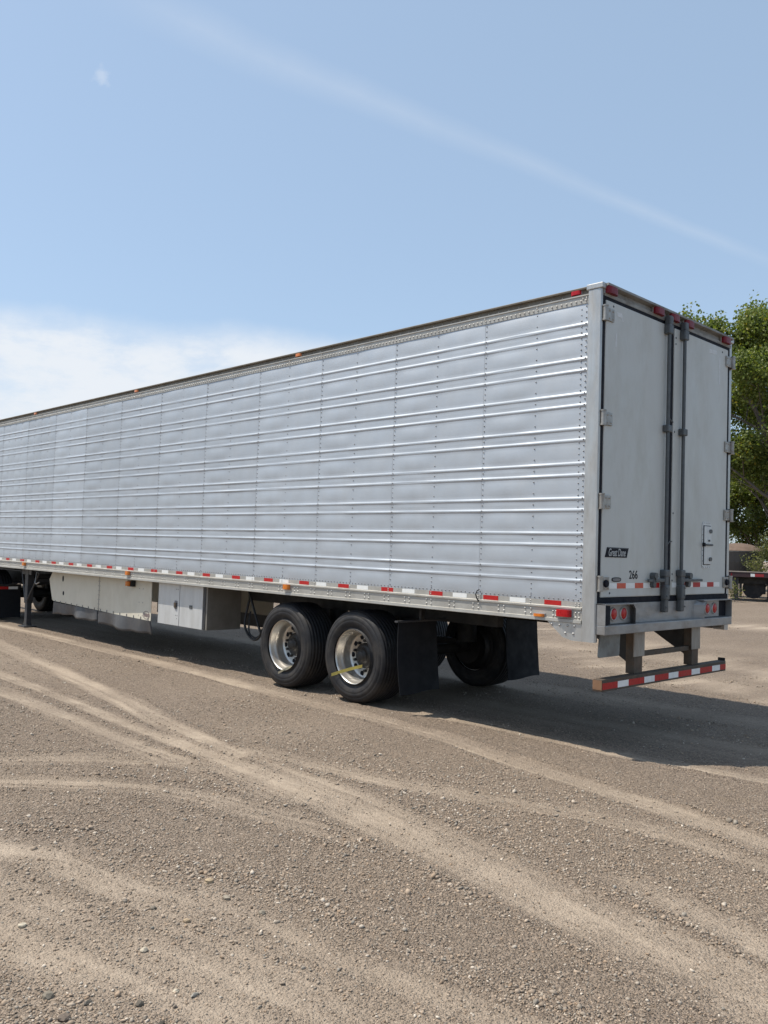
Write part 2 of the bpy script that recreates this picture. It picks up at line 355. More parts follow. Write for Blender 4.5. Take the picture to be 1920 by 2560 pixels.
def ground_mat():
    m = bpy.data.materials.new('gravel_ground'); m.use_nodes = True; nt = m.node_tree; n = nt.nodes; l = nt.links; b = n['Principled BSDF']
    b.inputs['Roughness'].default_value = .92; b.inputs['Specular IOR Level'].default_value = .25
    g = n.new('ShaderNodeNewGeometry'); v = g.outputs['Position']
    a = n.new('ShaderNodeAttribute'); a.attribute_name = 'track'
    def noise(sc, det=5, rg=.6):
        x = n.new('ShaderNodeTexNoise'); x.inputs['Scale'].default_value = sc; x.inputs['Detail'].default_value = det; x.inputs['Roughness'].default_value = rg; l.new(v, x.inputs['Vector']); return x.outputs[0]
    def mr(x, p, q, lo, hi):
        k = n.new('ShaderNodeMapRange'); l.new(x, k.inputs[0])
        for i, z in enumerate((p, q, lo, hi)): k.inputs[i+1].default_value = z
        return k.outputs[0]
    def mix(f, A, B, bt='MIX'):
        k = n.new('ShaderNodeMix'); k.data_type = 'RGBA'; k.blend_type = bt
        if isinstance(f, float): k.inputs['Factor'].default_value = f
        else: l.new(f, k.inputs['Factor'])
        for s_, x in (('A', A), ('B', B)):
            if isinstance(x, tuple): k.inputs[s_].default_value = (*x, 1)
            else: l.new(x, k.inputs[s_])
        return k.outputs['Result']
    def mth(op, x, y):
        k = n.new('ShaderNodeMath'); k.operation = op
        for i, z in enumerate((x, y)):
            if isinstance(z, (int, float)): k.inputs[i].default_value = z
            else: l.new(z, k.inputs[i])
        return k.outputs[0]
    def vor(sc):
        x = n.new('ShaderNodeTexVoronoi'); x.inputs['Scale'].default_value = sc; l.new(v, x.inputs['Vector']); return x
    v1, v2 = vor(70), vor(150)
    sp = n.new('ShaderNodeSeparateColor'); l.new(v1.outputs['Color'], sp.inputs[0])
    sp2 = n.new('ShaderNodeSeparateColor'); l.new(v2.outputs['Color'], sp2.inputs[0])
    peb = mix(sp.outputs[0], (.082, .061, .046), (.35, .275, .212))
    peb = mix(mr(sp.outputs[1], .8, 1, 0, .6), peb, (.50, .42, .335))
    fine = mix(sp2.outputs[0], (.098, .073, .054), (.345, .272, .208))
    grav = mix(mr(noise(9, 4), .4, .6, .2, .8), peb, fine)
    dust = mix(noise(3.2, 6, .65), (.31, .248, .187), (.50, .412, .320))
    dust = mix(mr(sp2.outputs[1], .6, 1, 0, .35), dust, fine)
    tf = mth('MULTIPLY', a.outputs['Fac'], mr(noise(30, 5, .7), .3, .65, .55, 1.15))
    col = mix(tf, grav, dust)
    col = mix(mr(noise(.33, 5), .35, .7, 0, .35), col, (.265, .202, .142))
    col = mix(mr(noise(1.1, 6, .7), .62, .8, 0, .35), col, (.26, .195, .125))
    l.new(col, b.inputs['Base Color'])
    h = mth('ADD', mth('MULTIPLY', mr(v1.outputs['Distance'], 0, .6, 1, 0), mr(a.outputs['Fac'], 0, 1, 1., .28)), mth('MULTIPLY', mr(v2.outputs['Distance'], 0, .6, .5, 0), mr(a.outputs['Fac'], 0, 1, 1., .5)))
    h = mth('ADD', h, mth('MULTIPLY', noise(45, 6, .7), .6))
    bp = n.new('ShaderNodeBump'); bp.inputs['Strength'].default_value = 1.0; bp.inputs['Distance'].default_value = .014
    l.new(h, bp.inputs['Height']); l.new(bp.outputs[0], b.inputs['Normal'])
    return m
ground = ob('ground', gme, ground_mat()); ground['kind'] = 'structure'; ground['label'] = 'dusty gravel yard crossed by pale tyre tracks'

# ------------------------------------------------------------------ loose gravel (stuff) and single stones
def ico(sub):
    bm = bmesh.new(); bmesh.ops.create_icosphere(bm, subdivisions=sub, radius=1)
    V = np.array([v.co[:] for v in bm.verts]); F = np.array([[v.index for v in f.verts] for f in bm.faces]); bm.free(); return V, F
IV, IF = ico(1)   # 20 faces
def rotm(n):
    q = rng.normal(size=(n, 4)); q /= np.linalg.norm(q, axis=1)[:, None]; a, b, c, d = q.T
    return np.stack([np.stack([1-2*(c*c+d*d), 2*(b*c-a*d), 2*(b*d+a*c)], -1), np.stack([2*(b*c+a*d), 1-2*(b*b+d*d), 2*(c*d-a*b)], -1), np.stack([2*(b*d-a*c), 2*(c*d+a*b), 1-2*(b*b+c*c)], -1)], 1)
camaz = math.atan2(fw.y, fw.x)
def scatter(n):
    r = 2.0*np.exp(rng.random(n)*math.log(26/2.0)); th = camaz+rng.uniform(-.66, .66, n)
    return CAM.x+r*np.cos(th), CAM.y+r*np.sin(th), r
px, py, pr = scatter(420000)
tm, tt, tb_ = track(px, py); hz_ = height(px, py, tm, tt, tb_)
size = np.exp(rng.normal(math.log(.0047), .40, len(px)))
coarse = np.clip(.5+1.6*fbm(px, py, .55, 3), .1, 1.2)
size *= (.8+.35*coarse*(1-tm))*(1+.35*tb_)*np.where(rng.random(len(px)) < .012, 1.6, 1.)
keep = (rng.random(len(px)) < np.clip((1-tm)**1.3*(.28+.6*coarse)+.06+.5*tb_, 0, 1)) & (size > pr*.00034) & (size < .03)
inwheel = (py > 0) & (py < .5) & ((np.abs(px+3.07) < .2) | (np.abs(px+4.31) < .2))
keep &= ~inwheel
ii = np.nonzero(keep)[0]
if len(ii) > 120000: ii = ii[:120000]
px, py, hz_, size = px[ii], py[ii], hz_[ii], size[ii]; ns = len(ii)
print('stones', ns)
base = IV[None]*(1+.22*rng.normal(size=(ns, len(IV), 1)).clip(-1.5, 1.5))
base = base*np.stack([np.ones(ns), rng.uniform(.6, 1, ns), rng.uniform(.4, .8, ns)], -1)[:, None, :]
RM = rotm(ns); base = np.einsum('nij,nvj->nvi', RM, base)*size[:, None, None]*np.array([1, 1, .8])
base += np.stack([px, py, hz_+size*.22], -1)[:, None, :]
SF = (IF[None]+(np.arange(ns)*len(IV))[:, None, None]).reshape(-1, 3)
sme = fastmesh('gravel', base.reshape(-1, 3), SF, 3)
tone = np.clip(rng.normal(.5, .2, ns), 0, 1); warm = rng.normal(0, 1, ns)
cl = np.stack([.18+.25*tone+.014*warm, .141+.204*tone, .106+.158*tone-.008*warm, np.ones(ns)], -1)
lt = rng.random(ns) < .07; cl[lt, :3] = np.array([.50, .43, .35])*rng.uniform(.8, 1.15, (lt.sum(), 1))
at = sme.color_attributes.new('tone', 'FLOAT_COLOR', 'POINT'); at.data.foreach_set('color', np.repeat(cl, len(IV), 0).astype(np.float32).ravel())
def stone_mat(name, col=None):
    m = bpy.data.materials.new(name); m.use_nodes = True; nt = m.node_tree; b = nt.nodes['Principled BSDF']; b.inputs['Roughness'].default_value = .85; b.inputs['Specular IOR Level'].default_value = .3
    x = nt.nodes.new('ShaderNodeTexNoise'); x.inputs['Scale'].default_value = 60; x.inputs['Detail'].default_value = 6
    t = nt.nodes.new('ShaderNodeTexCoord'); nt.links.new(t.outputs['Object'], x.inputs['Vector'])
    q = nt.nodes.new('ShaderNodeMapRange'); nt.links.new(x.outputs[0], q.inputs[0]); q.inputs[1].default_value = .3; q.inputs[2].default_value = .7; q.inputs[3].default_value = .72; q.inputs[4].default_value = 1.2
    k = nt.nodes.new('ShaderNodeMix'); k.data_type = 'RGBA'; k.blend_type = 'MULTIPLY'; k.inputs['Factor'].default_value = 1
    if col: k.inputs['A'].default_value = (*col, 1)
    else:
        a = nt.nodes.new('ShaderNodeAttribute'); a.attribute_name = 'tone'; nt.links.new(a.outputs['Color'], k.inputs['A'])
    nt.links.new(q.outputs[0], k.inputs['B']); nt.links.new(k.outputs['Result'], b.inputs['Base Color']); return m
gr = ob('gravel', sme, stone_mat('gravel_stone')); tag(gr, 'loose grey-brown gravel scattered over the yard', 'gravel', kind='stuff')
STN = [((.23, -3.91), .046, (.38, .31, .23), 'rounded tan stone, the largest lone one in the lower left of the yard'),
 ((.45, -3.95), .042, (.27, .25, .225), 'smooth grey stone just right of the rounded tan stone'),
 ((.54, -4.23), .036, (.36, .29, .22), 'upright tan pebble below the smooth grey stone'),
 ((.12, -4.80), .036, (.46, .43, .38), 'flat whitish stone on the packed ground at the left edge'),
 ((.77, -4.96), .048, (.19, .175, .155), 'grey wedge stone near the lower left corner'),
 ((.67, -4.51), .036, (.42, .385, .34), 'thin pale sliver of stone on packed ground'),
 ((.32, -4.27), .032, (.17, .155, .14), 'small dark brown stone left of the upright tan pebble'),
 ((.69, -3.92), .038, (.23, .21, .185), 'flat grey stone right of the smooth grey stone'),
 ((1.20, -4.73), .028, (.06, .055, .05), 'small black stone at the bottom edge of the yard'),
 ((.91, -4.87), .033, (.10, .095, .09), 'dark slate-coloured stone near the bottom left'),
 ((.95, -4.98), .046, (.13, .11, .10), 'dark brown lump of stone in the bottom left corner'),
 ((1.04, -4.73), .035, (.12, .11, .10), 'flat dark stone lying near the bottom edge'),
 ((1.11, -4.54), .033, (.25, .245, .24), 'blue-grey chip of stone above the flat dark stone'),
 ((1.04, -4.58), .026, (.46, .43, .38), 'small cream pebble beside the blue-grey chip')]
V2, F2 = ico(2)
for (sx, sy), sw, sc_, lab in STN:
    r_ = np.random.default_rng(int(abs(sx*1000+sy*77)))
    d = V2*(1+.0*V2[:, :1]); ph = r_.uniform(0, 6, 3)
    f_ = 1+.13*np.sin(V2[:, 0]*2.3+ph[0])+.1*np.sin(V2[:, 1]*3.1+ph[1])+.06*np.sin(V2[:, 2]*5+ph[2])
    f_ = f_*(1+.07*r_.normal(size=len(V2))); d = V2*f_[:, None]*np.array([1, r_.uniform(.65, .85), r_.uniform(.5, .65)])*sw/2
    a_ = r_.uniform(0, 3.1); d = d@np.array([[math.cos(a_), math.sin(a_), 0], [-math.sin(a_), math.cos(a_), 0], [0, 0, 1]])
    z_ = float(height(np.array([sx]), np.array([sy]), *track(np.array([sx]), np.array([sy])))[0])
    me = mesh('stone', d, F2.tolist(), False)
    tag(ob('stone', me, stone_mat('stone_surface', (sc_[0], sc_[1]*.94, sc_[2]*.82)), None, (sx, sy, z_+sw*.14)), lab, 'stone', 'larger single stones on the yard')

# ================================================================== semi-trailer
XF, WY = -16.15, 2.55
T = empty('semi_trailer', (-8, 1.27, 0), 'long ribbed aluminium refrigerated semi-trailer with white rear doors, numbered 266', 'semi-trailer')
S_ = 1.2192; SEAM0 = -1.2863; ZP0, ZP1 = 1.301, 3.904
RIBS = [3.716-.3048*a-.1006*b for a in range(8) for b in (0, 1)]
def zrows():
    zs = {ZP0, ZP1}
    for r in RIBS:
        for t in np.linspace(-.0215, .0215, 11): zs.add(round(r+t, 5))
    s = sorted(zs); o = []
    for a, b in zip(s[:-1], s[1:]):
        o.append(a); g = b-a
        if g > .03:
            k = 3 if g < .09 else 6
            o += [a+g*i/k for i in range(1, k)]
    return np.array(o+[s[-1]])
ZR = zrows()
def ribh(z):
    h = np.zeros_like(z)
    for r in RIBS:
        t = np.clip(np.abs(z-r)/.0210, 0, 1); h = np.maximum(h, .0070*(.5+.5*np.cos(math.pi*t))**.8)
    return h
def flatw(z):          # how far from a rib / edge : pillow weight
    s = np.array(sorted(RIBS+[ZP0, ZP1])); i = np.clip(np.searchsorted(s, z)-1, 0, len(s)-2)
    t = np.clip((z-s[i])/(s[i+1]-s[i]), 0, 1); return np.sin(math.pi*t)*np.clip((s[i+1]-s[i])/.2, 0, 1)
def cells(x0, x1):     # rivet columns inside a panel
    if x0 > -12.0: return sorted([x0, x1, round(x1-.6096, 4) if x1 < -.2 else -.677])
    return sorted({x0, x1, *[round(x1-.3048*k, 4) for k in range(1, 4) if x1-.3048*k > x0+.1]})
side = empty  # placeholder name, replaced below
sw_me = MB().box(XF, -.14, .012, .05, ZP0-.02, ZP1+.02).me('side_wall')
side = ob('side_wall', sw_me, M['rail'], T, (0, 0, 0))
edges = [-.137]+[SEAM0-S_*k for k in range(13) if SEAM0-S_*k > XF]+[XF]
cols_all = []
for pi, (xb, xa) in enumerate(zip(edges[:-1], edges[1:])):
    cs = cells(xa, xb); xs = []
    for a, b in zip(cs[:-1], cs[1:]):
        k = max(4, int((b-a)/.06)); xs += list(np.linspace(a, b, k, endpoint=False))
    xs = np.array(xs+[xb]); X, Z = np.meshgrid(xs, ZR, indexing='ij')
    ci = np.clip(np.searchsorted(np.array(cs), X, side='right')-1, 0, len(cs)-2)
    ca = np.array(cs); tx = (X-ca[ci])/(ca[ci+1]-ca[ci])
    pil = np.sin(math.pi*np.clip(tx, 0, 1))**.7*flatw(Z)
    band_ = np.floor((3.85-Z)/.3048)
    amp = .0062*(.55+.9*(np.sin(band_*12.9898+ci*78.2+pi*37.7)*.5+.5))
    dent = .0062*fbm(X, Z+3, 1.3, 3)+.0012*fbm(X, Z, 5., 2)
    Y = -ribh(Z) - pil*amp + dent*np.minimum(1, 4*flatw(Z)+.15) - .0012*(X-xa)/(xb-xa)
    n1, n2 = X.shape; idq = np.arange(n1*n2).reshape(n1, n2)
    Fq = np.stack([idq[:-1, :-1], idq[1:, :-1], idq[1:, 1:], idq[:-1, 1:]], -1).reshape(-1, 4)
    o_ = np.array([(xa+xb)/2, 0, (ZP0+ZP1)/2])
    me = fastmesh('panel', np.stack([X, Y, Z], -1).reshape(-1, 3)-o_, Fq, 4); me.polygons.foreach_set('use_smooth', np.ones(len(Fq), bool))
    ob('panel', me, M['skin'], side, o_)
    cols_all.append(cs)
rv = MB()
def ysurf(z): return -float(ribh(np.array([z]))[0])-.003
for pi, cs in enumerate(cols_all):
    for j, x in enumerate(cs):
        seam = (j == 0)
        if j == len(cs)-1 and pi > 0: continue
        if pi == 0 and j == len(cs)-1: continue
        z = ZP1-.03
        st = .0508 if seam else .1016
        while z > ZP0+.02:
            near_rib = min(abs(z-r) for r in RIBS) < .012
            rv.dome((x+(.018 if seam else 0), ysurf(z), z), (0, -1, 0), .0072, .005, 6); z -= st
        if not seam:
            for z in (ZP0+.05, ZP0+.09): rv.dome((x, -.003, z), (0, -1, 0), .0072, .005, 6)
for x, ph in ((-.158, 0), (-.205, .025)):
    z = ZP1-.03-ph
    while z > ZP0+.02: rv.dome((x, ysurf(z), z), (0, -1, 0), .0075, .006, 6); z -= .0508
x = -.18
while x > XF+.05: rv.dome((x, -.003, ZP0+.016), (0, -1, 0), .0075, .006, 6); x -= .0508
r_ = rv.ob('rivet_rows', M['rivet'], side); r_['kind'] = 'stuff'

# bottom rail with lip, web, flange
br = MB().prism([(-.004, 1.3005), (-.004, 1.256), (-.020, 1.250), (-.020, 1.236), (-.008, 1.230), (-.008, 1.150), (-.020, 1.146), (-.022, 1.119), (-.016, 1.115), (.09, 1.115), (.09, 1.3005)], 0, XF, -.139).ob('bottom_rail', M['rail'], T)
bo = MB()
x = -.70; k = 0
while x > XF+.2:
    for dx in (-.032, .032):
        for z in (1.211, 1.171): bo.dome((x+dx, -.008, z), (0, -1, 0), .0105, .009, 8)
    if k % 2 == 0:
        for z in (1.285, 1.268): bo.dome((x+.02, -.004, z), (0, -1, 0), .0075, .006, 6)
    x -= .3048; k += 1
for xx in (-.165, -.20, -.40, -.43):
    for z in (1.205, 1.165): bo.dome((xx, -.008, z), (0, -1, 0), .0105, .009, 8)
for xx in (-.17, -.205):
    for z in (1.285, 1.268): bo.dome((xx, -.004, z), (0, -1, 0), .0075, .006, 6)
q_ = bo.ob('rail_bolts', M['railrivet'], br); q_['kind'] = 'stuff'
# conspicuity tape, one strip each
tape_me = {k: MB().box(-.089, .089, -.0012, 0, -.0205, .0205).me('tape_'+k) for k in ('red', 'white')}
x = -.44; k = 0
while x > XF+.1:
    ob('reflective_tape', tape_me['red' if k % 2 == 0 else 'white'], M['red' if k % 2 == 0 else 'white'], br, (x, -.0042, 1.2785)); x -= .383 if k % 2 == 0 else .312; k += 1
# small bent cable end by the second seam
MB().tube([(-1.27, -.02, 1.235), (-1.275, -.035, 1.26), (-1.29, -.04, 1.30), (-1.28, -.03, 1.335), (-1.265, -.015, 1.35)], .006, 6).ob('bent_wire', M['black'], br)

# top rail, roof edge
tr_ = MB().prism([(-.008, 3.897), (-.010, 3.958), (-.018, 3.963), (-.018, 3.974), (.012, 3.980), (.016, 4.028), (.06, 4.03), (.06, 3.897)], 0, XF, -.128).ob('top_rail', M['rail'], T)
MB().prism([(.010, 3.9795), (.0135, 4.0275), (.02, 4.0275), (.02, 3.9795)], 0, XF, -.128).ob('cove_shade_strip', M['roofedge'], tr_)  # dark strip, paints the shade under the overhanging roof edge
tb = MB(); x = -.16
while x > XF+.05:
    tb.dome((x, -.009, 3.922), (0, -1, 0), .0095, .008, 7); x -= .0508
x = -.677
while x > XF+.05:
    for z in (3.938, 3.952): tb.dome((x, -.0095, z), (0, -1, 0), .009, .008, 6)
    x -= .6096
for xx in (-.155, -.19):
    for z in (3.938, 3.952): tb.dome((xx, -.0095, z), (0, -1, 0), .0085, .007, 6)
x = -.3
while x > XF+.05: tb.dome((x, .012, 3.992), (0, -1, 0), .007, .006, 6); x -= .12
q_ = tb.ob('rail_rivets', M['railrivet'], tr_); q_['kind'] = 'stuff'
MB().prism([(-.014, 4.024), (-.016, 4.036), (0, 4.046), (WY, 4.046), (WY+.016, 4.036), (WY+.014, 4.024)], 0, XF-.01, -.125).ob('roof', M['roofedge'], T)
def lamp_box(w, d, h, n=10):
    m = MB(); p = []
    for i in range(n+1):
        t = math.pi*i/n; p.append((-w/2*math.copysign(abs(math.cos(t))**.6, math.cos(t)), -d*math.sin(t)**.6))
    return m.prism(p, 2, -h/2, h/2)
def side_lamp(x, z, w, d, h, m, par, y=-.012, name='marker_lamp'):
    o = lamp_box(w, d, h).ob(name, M[m], par, (0, 0, 0)); o.location = Vector((x, y, z))-WL[par.name]; WL[o.name] = Vector((x, y, z))
    MB().box(-w/2-.008, w/2+.008, 0, .012, -h/2-.006, h/2+.006, .003).ob('lamp_base', M['bumper'], o).location = (0, -.004, 0)
    return o
side_lamp(-.27, 4.005, .10, .03, .035, 'lens', tr_, .010)
for xx in (-4.176, -8.157, -11.971): side_lamp(xx, 4.006, .10, .03, .034, 'amber', tr_, .010)
side_lamp(-.31, 1.197, .15, .045, .06, 'lens', br, -.012)
side_lamp(-.57, 1.161, .11, .035, .024, 'amber', br, -.014)
for xx in (-4.217, -8.138, -12.098): side_lamp(xx, 1.214, .115, .045, .058, 'amber', br, -.012)

# corner posts, gusset
post = []
for nm, s, y0 in (('corner_post', 1, 0.), ('corner_post', -1, WY)):
    pts = [(-.137, y0+s*.05), (-.137, y0-s*.012), (-.126, y0-s*.020), (-.05, y0-s*.020), (-.012, y0-s*.016), (-.004, y0-s*.006), (-.004, y0+s*.008), (-.02, y0+s*.05)]
    post.append(MB().prism(pts, 2, .968, 4.000).ob(nm, M['post'], T))
MB().box(-.15, .012, -.026, .06, 4.002, 4.052, .008).ob('corner_cap', M['post'], post[0])
MB().box(-.15, .012, WY-.06, WY+.026, 4.002, 4.052, .008).ob('corner_cap', M['post'], post[1])
gp = MB().prism([(-.137, 1.1145), (-.137, .966), (-.24, .966), (-.33, .988), (-.49, 1.1145)], 1, -.008, .02).ob('gusset_plate', M['post'], T)
bolt_me = MB().dome((0, 0, 0), (0, -1, 0), .012, .010, 9).me('bolt')
for xx, z in ((-.44, 1.09), (-.36, 1.09), (-.28, 1.09), (-.21, 1.09), (-.30, 1.025), (-.22, 1.025)): ob('bolt', bolt_me, M['railrivet'], gp, (xx, -.008, z))

# rear header
hd = MB().prism([(-.12, 3.944), (.0, 3.944), (.004, 3.972), (-.018, 3.980), (-.018, 4.020), (.036, 4.030), (.036, 4.050), (-.12, 4.050)], 1, .03, WY-.03)
hd.V = [(v[0], v[1], v[2]) for v in hd.V]; hd = hd.ob('rear_header', M['header'], T)
for y in (.115, .945, 1.245, 1.545, 2.375):
    o = lamp_box(.165, .045, .062).ob('clearance_lamp', M['lensdull'], hd, (0, 0, 0)); o.rotation_euler = (0, 0, math.pi/2); o.location = Vector((.0, y, 3.998))-WL[hd.name]; WL[o.name] = Vector((0, y, 3.998))
    b_ = MB().box(-.092, .092, -.004, .016, -.038, .034, .003).ob('lamp_base', M['hinge'], o); b_.location = (0, 0, 0)
# door opening frame (black) behind the doors
MB().box(-.10, -.052, .026, WY-.026, 1.30, 3.944).ob('door_opening', M['gasket'], T)
GS = MB(); 
for y0, y1, z0, z1 in ((.008, .0475, 1.30, 3.943), (2.4515, 2.500, 1.30, 3.943), (1.213, 1.272, 1.32, 3.918), (.047, 2.452, 3.914, 3.943)): GS.box(-.05, -.001, y0, y1, z0, z1, .004)
gs = GS.ob('door_gasket', M['gasket'], T)

def text(body, size, sx, shear, mat_, parent, org, bold=0., spacing=1., name='lettering'):
    cu = bpy.data.curves.new('t', 'FONT'); cu.body = body; cu.size = size; cu.shear = shear; cu.offset = bold; cu.extrude = .0008; cu.space_character = spacing
    t = bpy.data.objects.new('t', cu); C.objects.link(t); dg = bpy.context.evaluated_depsgraph_get(); me = bpy.data.meshes.new_from_object(t.evaluated_get(dg))
    bpy.data.objects.remove(t); P = np.array([v.co[:] for v in me.vertices]); c = (P.min(0)+P.max(0))/2
    for v in me.vertices:
        a, b, e = v.co; v.co = (e, (a-c[0])*sx, b-c[1])          # faces +x, reads along +y
    me.materials.clear(); me.name = name; me.update()
    return ob(name, me, mat_, parent, org)
def prism_part(name, pts, x0, x1, m, par): return MB().prism(pts, 0, x0, x1).ob(name, M[m], par)
DX = .006   # door skin plane
doors = []
for side_i, (y0, y1) in enumerate(((.049, 1.211), (1.274, 2.450))):
    d = MB().box(-.05, DX, y0, y1, 1.348, 3.912, .010).ob('rear_door', M['door'], T); d['label'] = ('left' if side_i == 0 else 'right')+' white rear door with '+('dark name badge and number' if side_i == 0 else 'small vent hatch')
    doors.append(d); s = 1 if side_i == 0 else -1; yo = .012 if side_i == 0 else 2.535
    for hi, z in enumerate((3.787, 2.883, 2.168, 1.468)):
        m = MB(); z0, z1 = z-.055, z+.055
        ya, yb = sorted((yo+s*.03, yo+s*.150))
        m.box(DX+.001, DX+.014, ya, yb, z0, z1, .003); m.cyl((.022, yo, z0-.002), (.022, yo, z1+.002), .021, 14)
        m.box(-.01, .024, *sorted((yo-s*.004, yo+s*.035)), z0, z1)
        for zz in (z0-.012, z1): m.cyl((.022, yo, zz), (.022, yo, zz+.012), .026, 14)
        for yy in (.07, .125):
            for zz in (-.034, .034): m.dome((DX+.014, yo+s*yy, z+zz), (1, 0, 0), .011, .007, 8)
        h = m.ob('hinge', M['hinge'], d)
        if hi == 3: MB().cyl((DX+.014, yo+s*.085, z), (DX+.034, yo+s*.085, z), .034, 20, .028).ob('door_stop', M['gasket'], d)
    # lock rod
    yr = 1.105 if side_i == 0 else 1.415; xr = .040
    MB().cyl((xr, yr, 1.20), (xr, yr, 3.955), .017, 14).ob('lock_rod', M['rod'], d)
    for z0, z1, hw in ((3.812, 3.905, .042), (2.882, 2.950, .042)):
        m = MB().box(DX, xr+.026, yr-hw, yr+hw, z0, z1, .012)
        if z0 > 3: m.box(DX, xr+.026, yr-.032, yr+.032, 3.90, 3.985, .012)
        m.ob('rod_bracket', M['rod'], d)
    m = MB().box(DX, xr+.026, yr-.045, yr+.045, 1.525, 1.592, .012)
    m.box(DX, xr+.022, yr-.033, yr+.033, 1.445, 1.53, .01)
    m.box(.012, xr+.030, yr-.040, yr+.040, 1.31, 1.452, .016); m.box(.012, xr+.022, yr-.032, yr+.032, 1.196, 1.315, .012)
    for zz in (1.35, 1.42, 1.245): m.dome((xr+.030, yr-s*.02, zz), (1, 0, 0), .010, .008, 8)
    m.ob('rod_bracket', M['rod'], d)
    # handle
    m = MB(); ye = .80 if side_i == 0 else 1.865; yp = .905 if side_i == 0 else 1.585
    ya, yb = sorted((yr, yp)); m.box(xr-.004, xr+.016, ya, yb, 1.478, 1.510, .006)
    ya, yb = sorted((yp, ye)); m.box(xr-.016, xr+.004, ya, yb, 1.480, 1.504, .005)
    hdl = m.ob('door_handle', M['rod'], d)
    m = MB(); m.cyl((DX, yp, 1.535), (xr+.022, yp, 1.535), .030, 16); m.box(DX, xr+.008, yp-.026, yp+.026, 1.455, 1.54, .008); m.cyl((DX, yp, 1.452), (xr+.004, yp, 1.452), .027, 16); m.ob('handle_keeper', M['rod'], d)
    # tape along the foot of the door
    segs = ([(.165, .305, 'white'), (.305, .455, 'orange'), (.455, .610, 'white'), (.610, .760, 'orange'), (.760, .905, 'white'), (.905, 1.055, 'red')] if side_i == 0 else
            [(1.30, 1.445, 'white'), (1.445, 1.570, 'red'), (1.570, 1.728, 'white'), (1.728, 1.882, 'red'), (1.882, 2.032, 'white'), (2.032, 2.180, 'red'), (2.180, 2.315, 'white')])
    for a, b, c in segs: MB().box(0, .0012, -(b-a)/2, (b-a)/2, -.0235, .0235).ob('reflective_tape', M[c], d).location = Vector((DX+.0006, (a+b)/2, 1.4465))-WL[d.name]
dl, dr = doors
prism_part('name_badge', [(.134, 1.780), (.489, 1.778), (.459, 1.693), (.101, 1.694)], DX+.0005, DX+.004, 'badge', dl)
text('Great Dane', .093, .66, .22, M['silver'], dl, (DX+.0048, .297, 1.737), .0010, .96)
prism_part('badge_line', [(.141, 1.776), (.482, 1.774), (.4815, 1.7725), (.1405, 1.7745)], DX+.004, DX+.0045, 'silver', dl)
text('266', .105, .93, 0, M['ink'], dl, (DX+.0012, .583, 1.544), .0011, 1.04)
def ovalpts(cy, cz, a, b, n=24, p=.7): return [(cy+a*math.copysign(abs(math.cos(t))**p, math.cos(t)), cz+b*math.copysign(abs(math.sin(t))**p, math.sin(t))) for t in [2*math.pi*i/n for i in range(n)]]
prism_part('oval_badge', ovalpts(.294, 1.501, .077, .0195), DX+.0005, DX+.004, 'badge', dl); prism_part('badge_face', ovalpts(.294, 1.501, .066, .013), DX+.004, DX+.0052, 'badgegrey', dl)
prism_part('sticker_residue', [(.203, 3.640), (.228, 3.655), (.228, 3.53), (.203, 3.53)], DX+.0003, DX+.0012, 'paper', dl)
prism_part('sticker_residue', [(.222, 3.838), (.30, 3.845), (.318, 3.815), (.33, 3.772), (.315, 3.772), (.30, 3.80), (.225, 3.803)], DX+.0003, DX+.001, 'paper', dl)
prism_part('sticker_residue', [(2.005, 3.805), (2.005, 3.845), (2.185, 3.855), (2.185, 3.815)], DX+.0003, DX+.0012, 'paper', dr)
prism_part('sticker_residue', [(2.235, 3.80), (2.262, 3.80), (2.262, 3.515), (2.235, 3.515)], DX+.0003, DX+.0012, 'paper', dr)
sc_ = MB()
for y, z in ((.165, 3.875), (2.31, 3.865), (1.30, 3.82), (1.30, 3.76), (1.30, 2.91), (1.30, 2.13), (1.185, 2.13), (1.30, 1.55), (1.30, 1.49), (.19, 1.385)): sc_.dome((DX, y, z), (1, 0, 0), .011, .005, 8)
sc_.ob('door_bolts', M['rod'], dl)
# vent hatch
vh = prism_part('vent_hatch', ovalpts(2.005, 1.843, .105, .235, 40, .28), DX+.0004, DX+.006, 'boxm', dr)
MB().box(DX+.006, DX+.009, 1.925, 2.085, 1.643, 2.040, .002).ob('hatch_seal', M['gasket'], dr)
MB().box(DX+.009, DX+.016, 1.932, 2.080, 1.650, 2.033, .003).ob('hatch_door', M['boxm'], dr)
m = MB()
for z in (1.984, 1.702): m.prism(ovalpts(2.062, z, .027, .020, 16, .8), 0, DX+.016, DX+.026)
m.box(DX+.016, DX+.026, 2.018, 2.046, 1.879, 1.899, .004); m.box(DX+.010, DX+.034, 1.925, 2.095, 1.836, 1.856, .005)
m.ob('hatch_hardware', M['rod'], dr); MB().box(DX+.010, DX+.030, 1.902, 1.930, 1.828, 1.866, .004).ob('hatch_latch', M['gasket'], dr)
m = MB()
for i in range(9): m.dome((DX+.006, 1.912, 1.63+.053*i), (1, 0, 0), .005, .003, 6)
for i in range(4):
    for z in (1.622, 2.064): m.dome((DX+.006, 1.94+.042*i, z), (1, 0, 0), .005, .003, 6)
m.ob('hatch_rivets', M['rod'], dr)
# latch rope stub in the centre gap
MB().tube([(.012, 1.19, 3.02), (.02, 1.21, 3.0), (.022, 1.235, 2.995)], .008, 6).ob('latch_cord', M['rod'], dl)
MB().tube([(.018, 1.17, 1.83), (.026, 1.20, 1.855), (.022, 1.25, 1.86)], .007, 6).ob('latch_cord', M['rod'], dl)

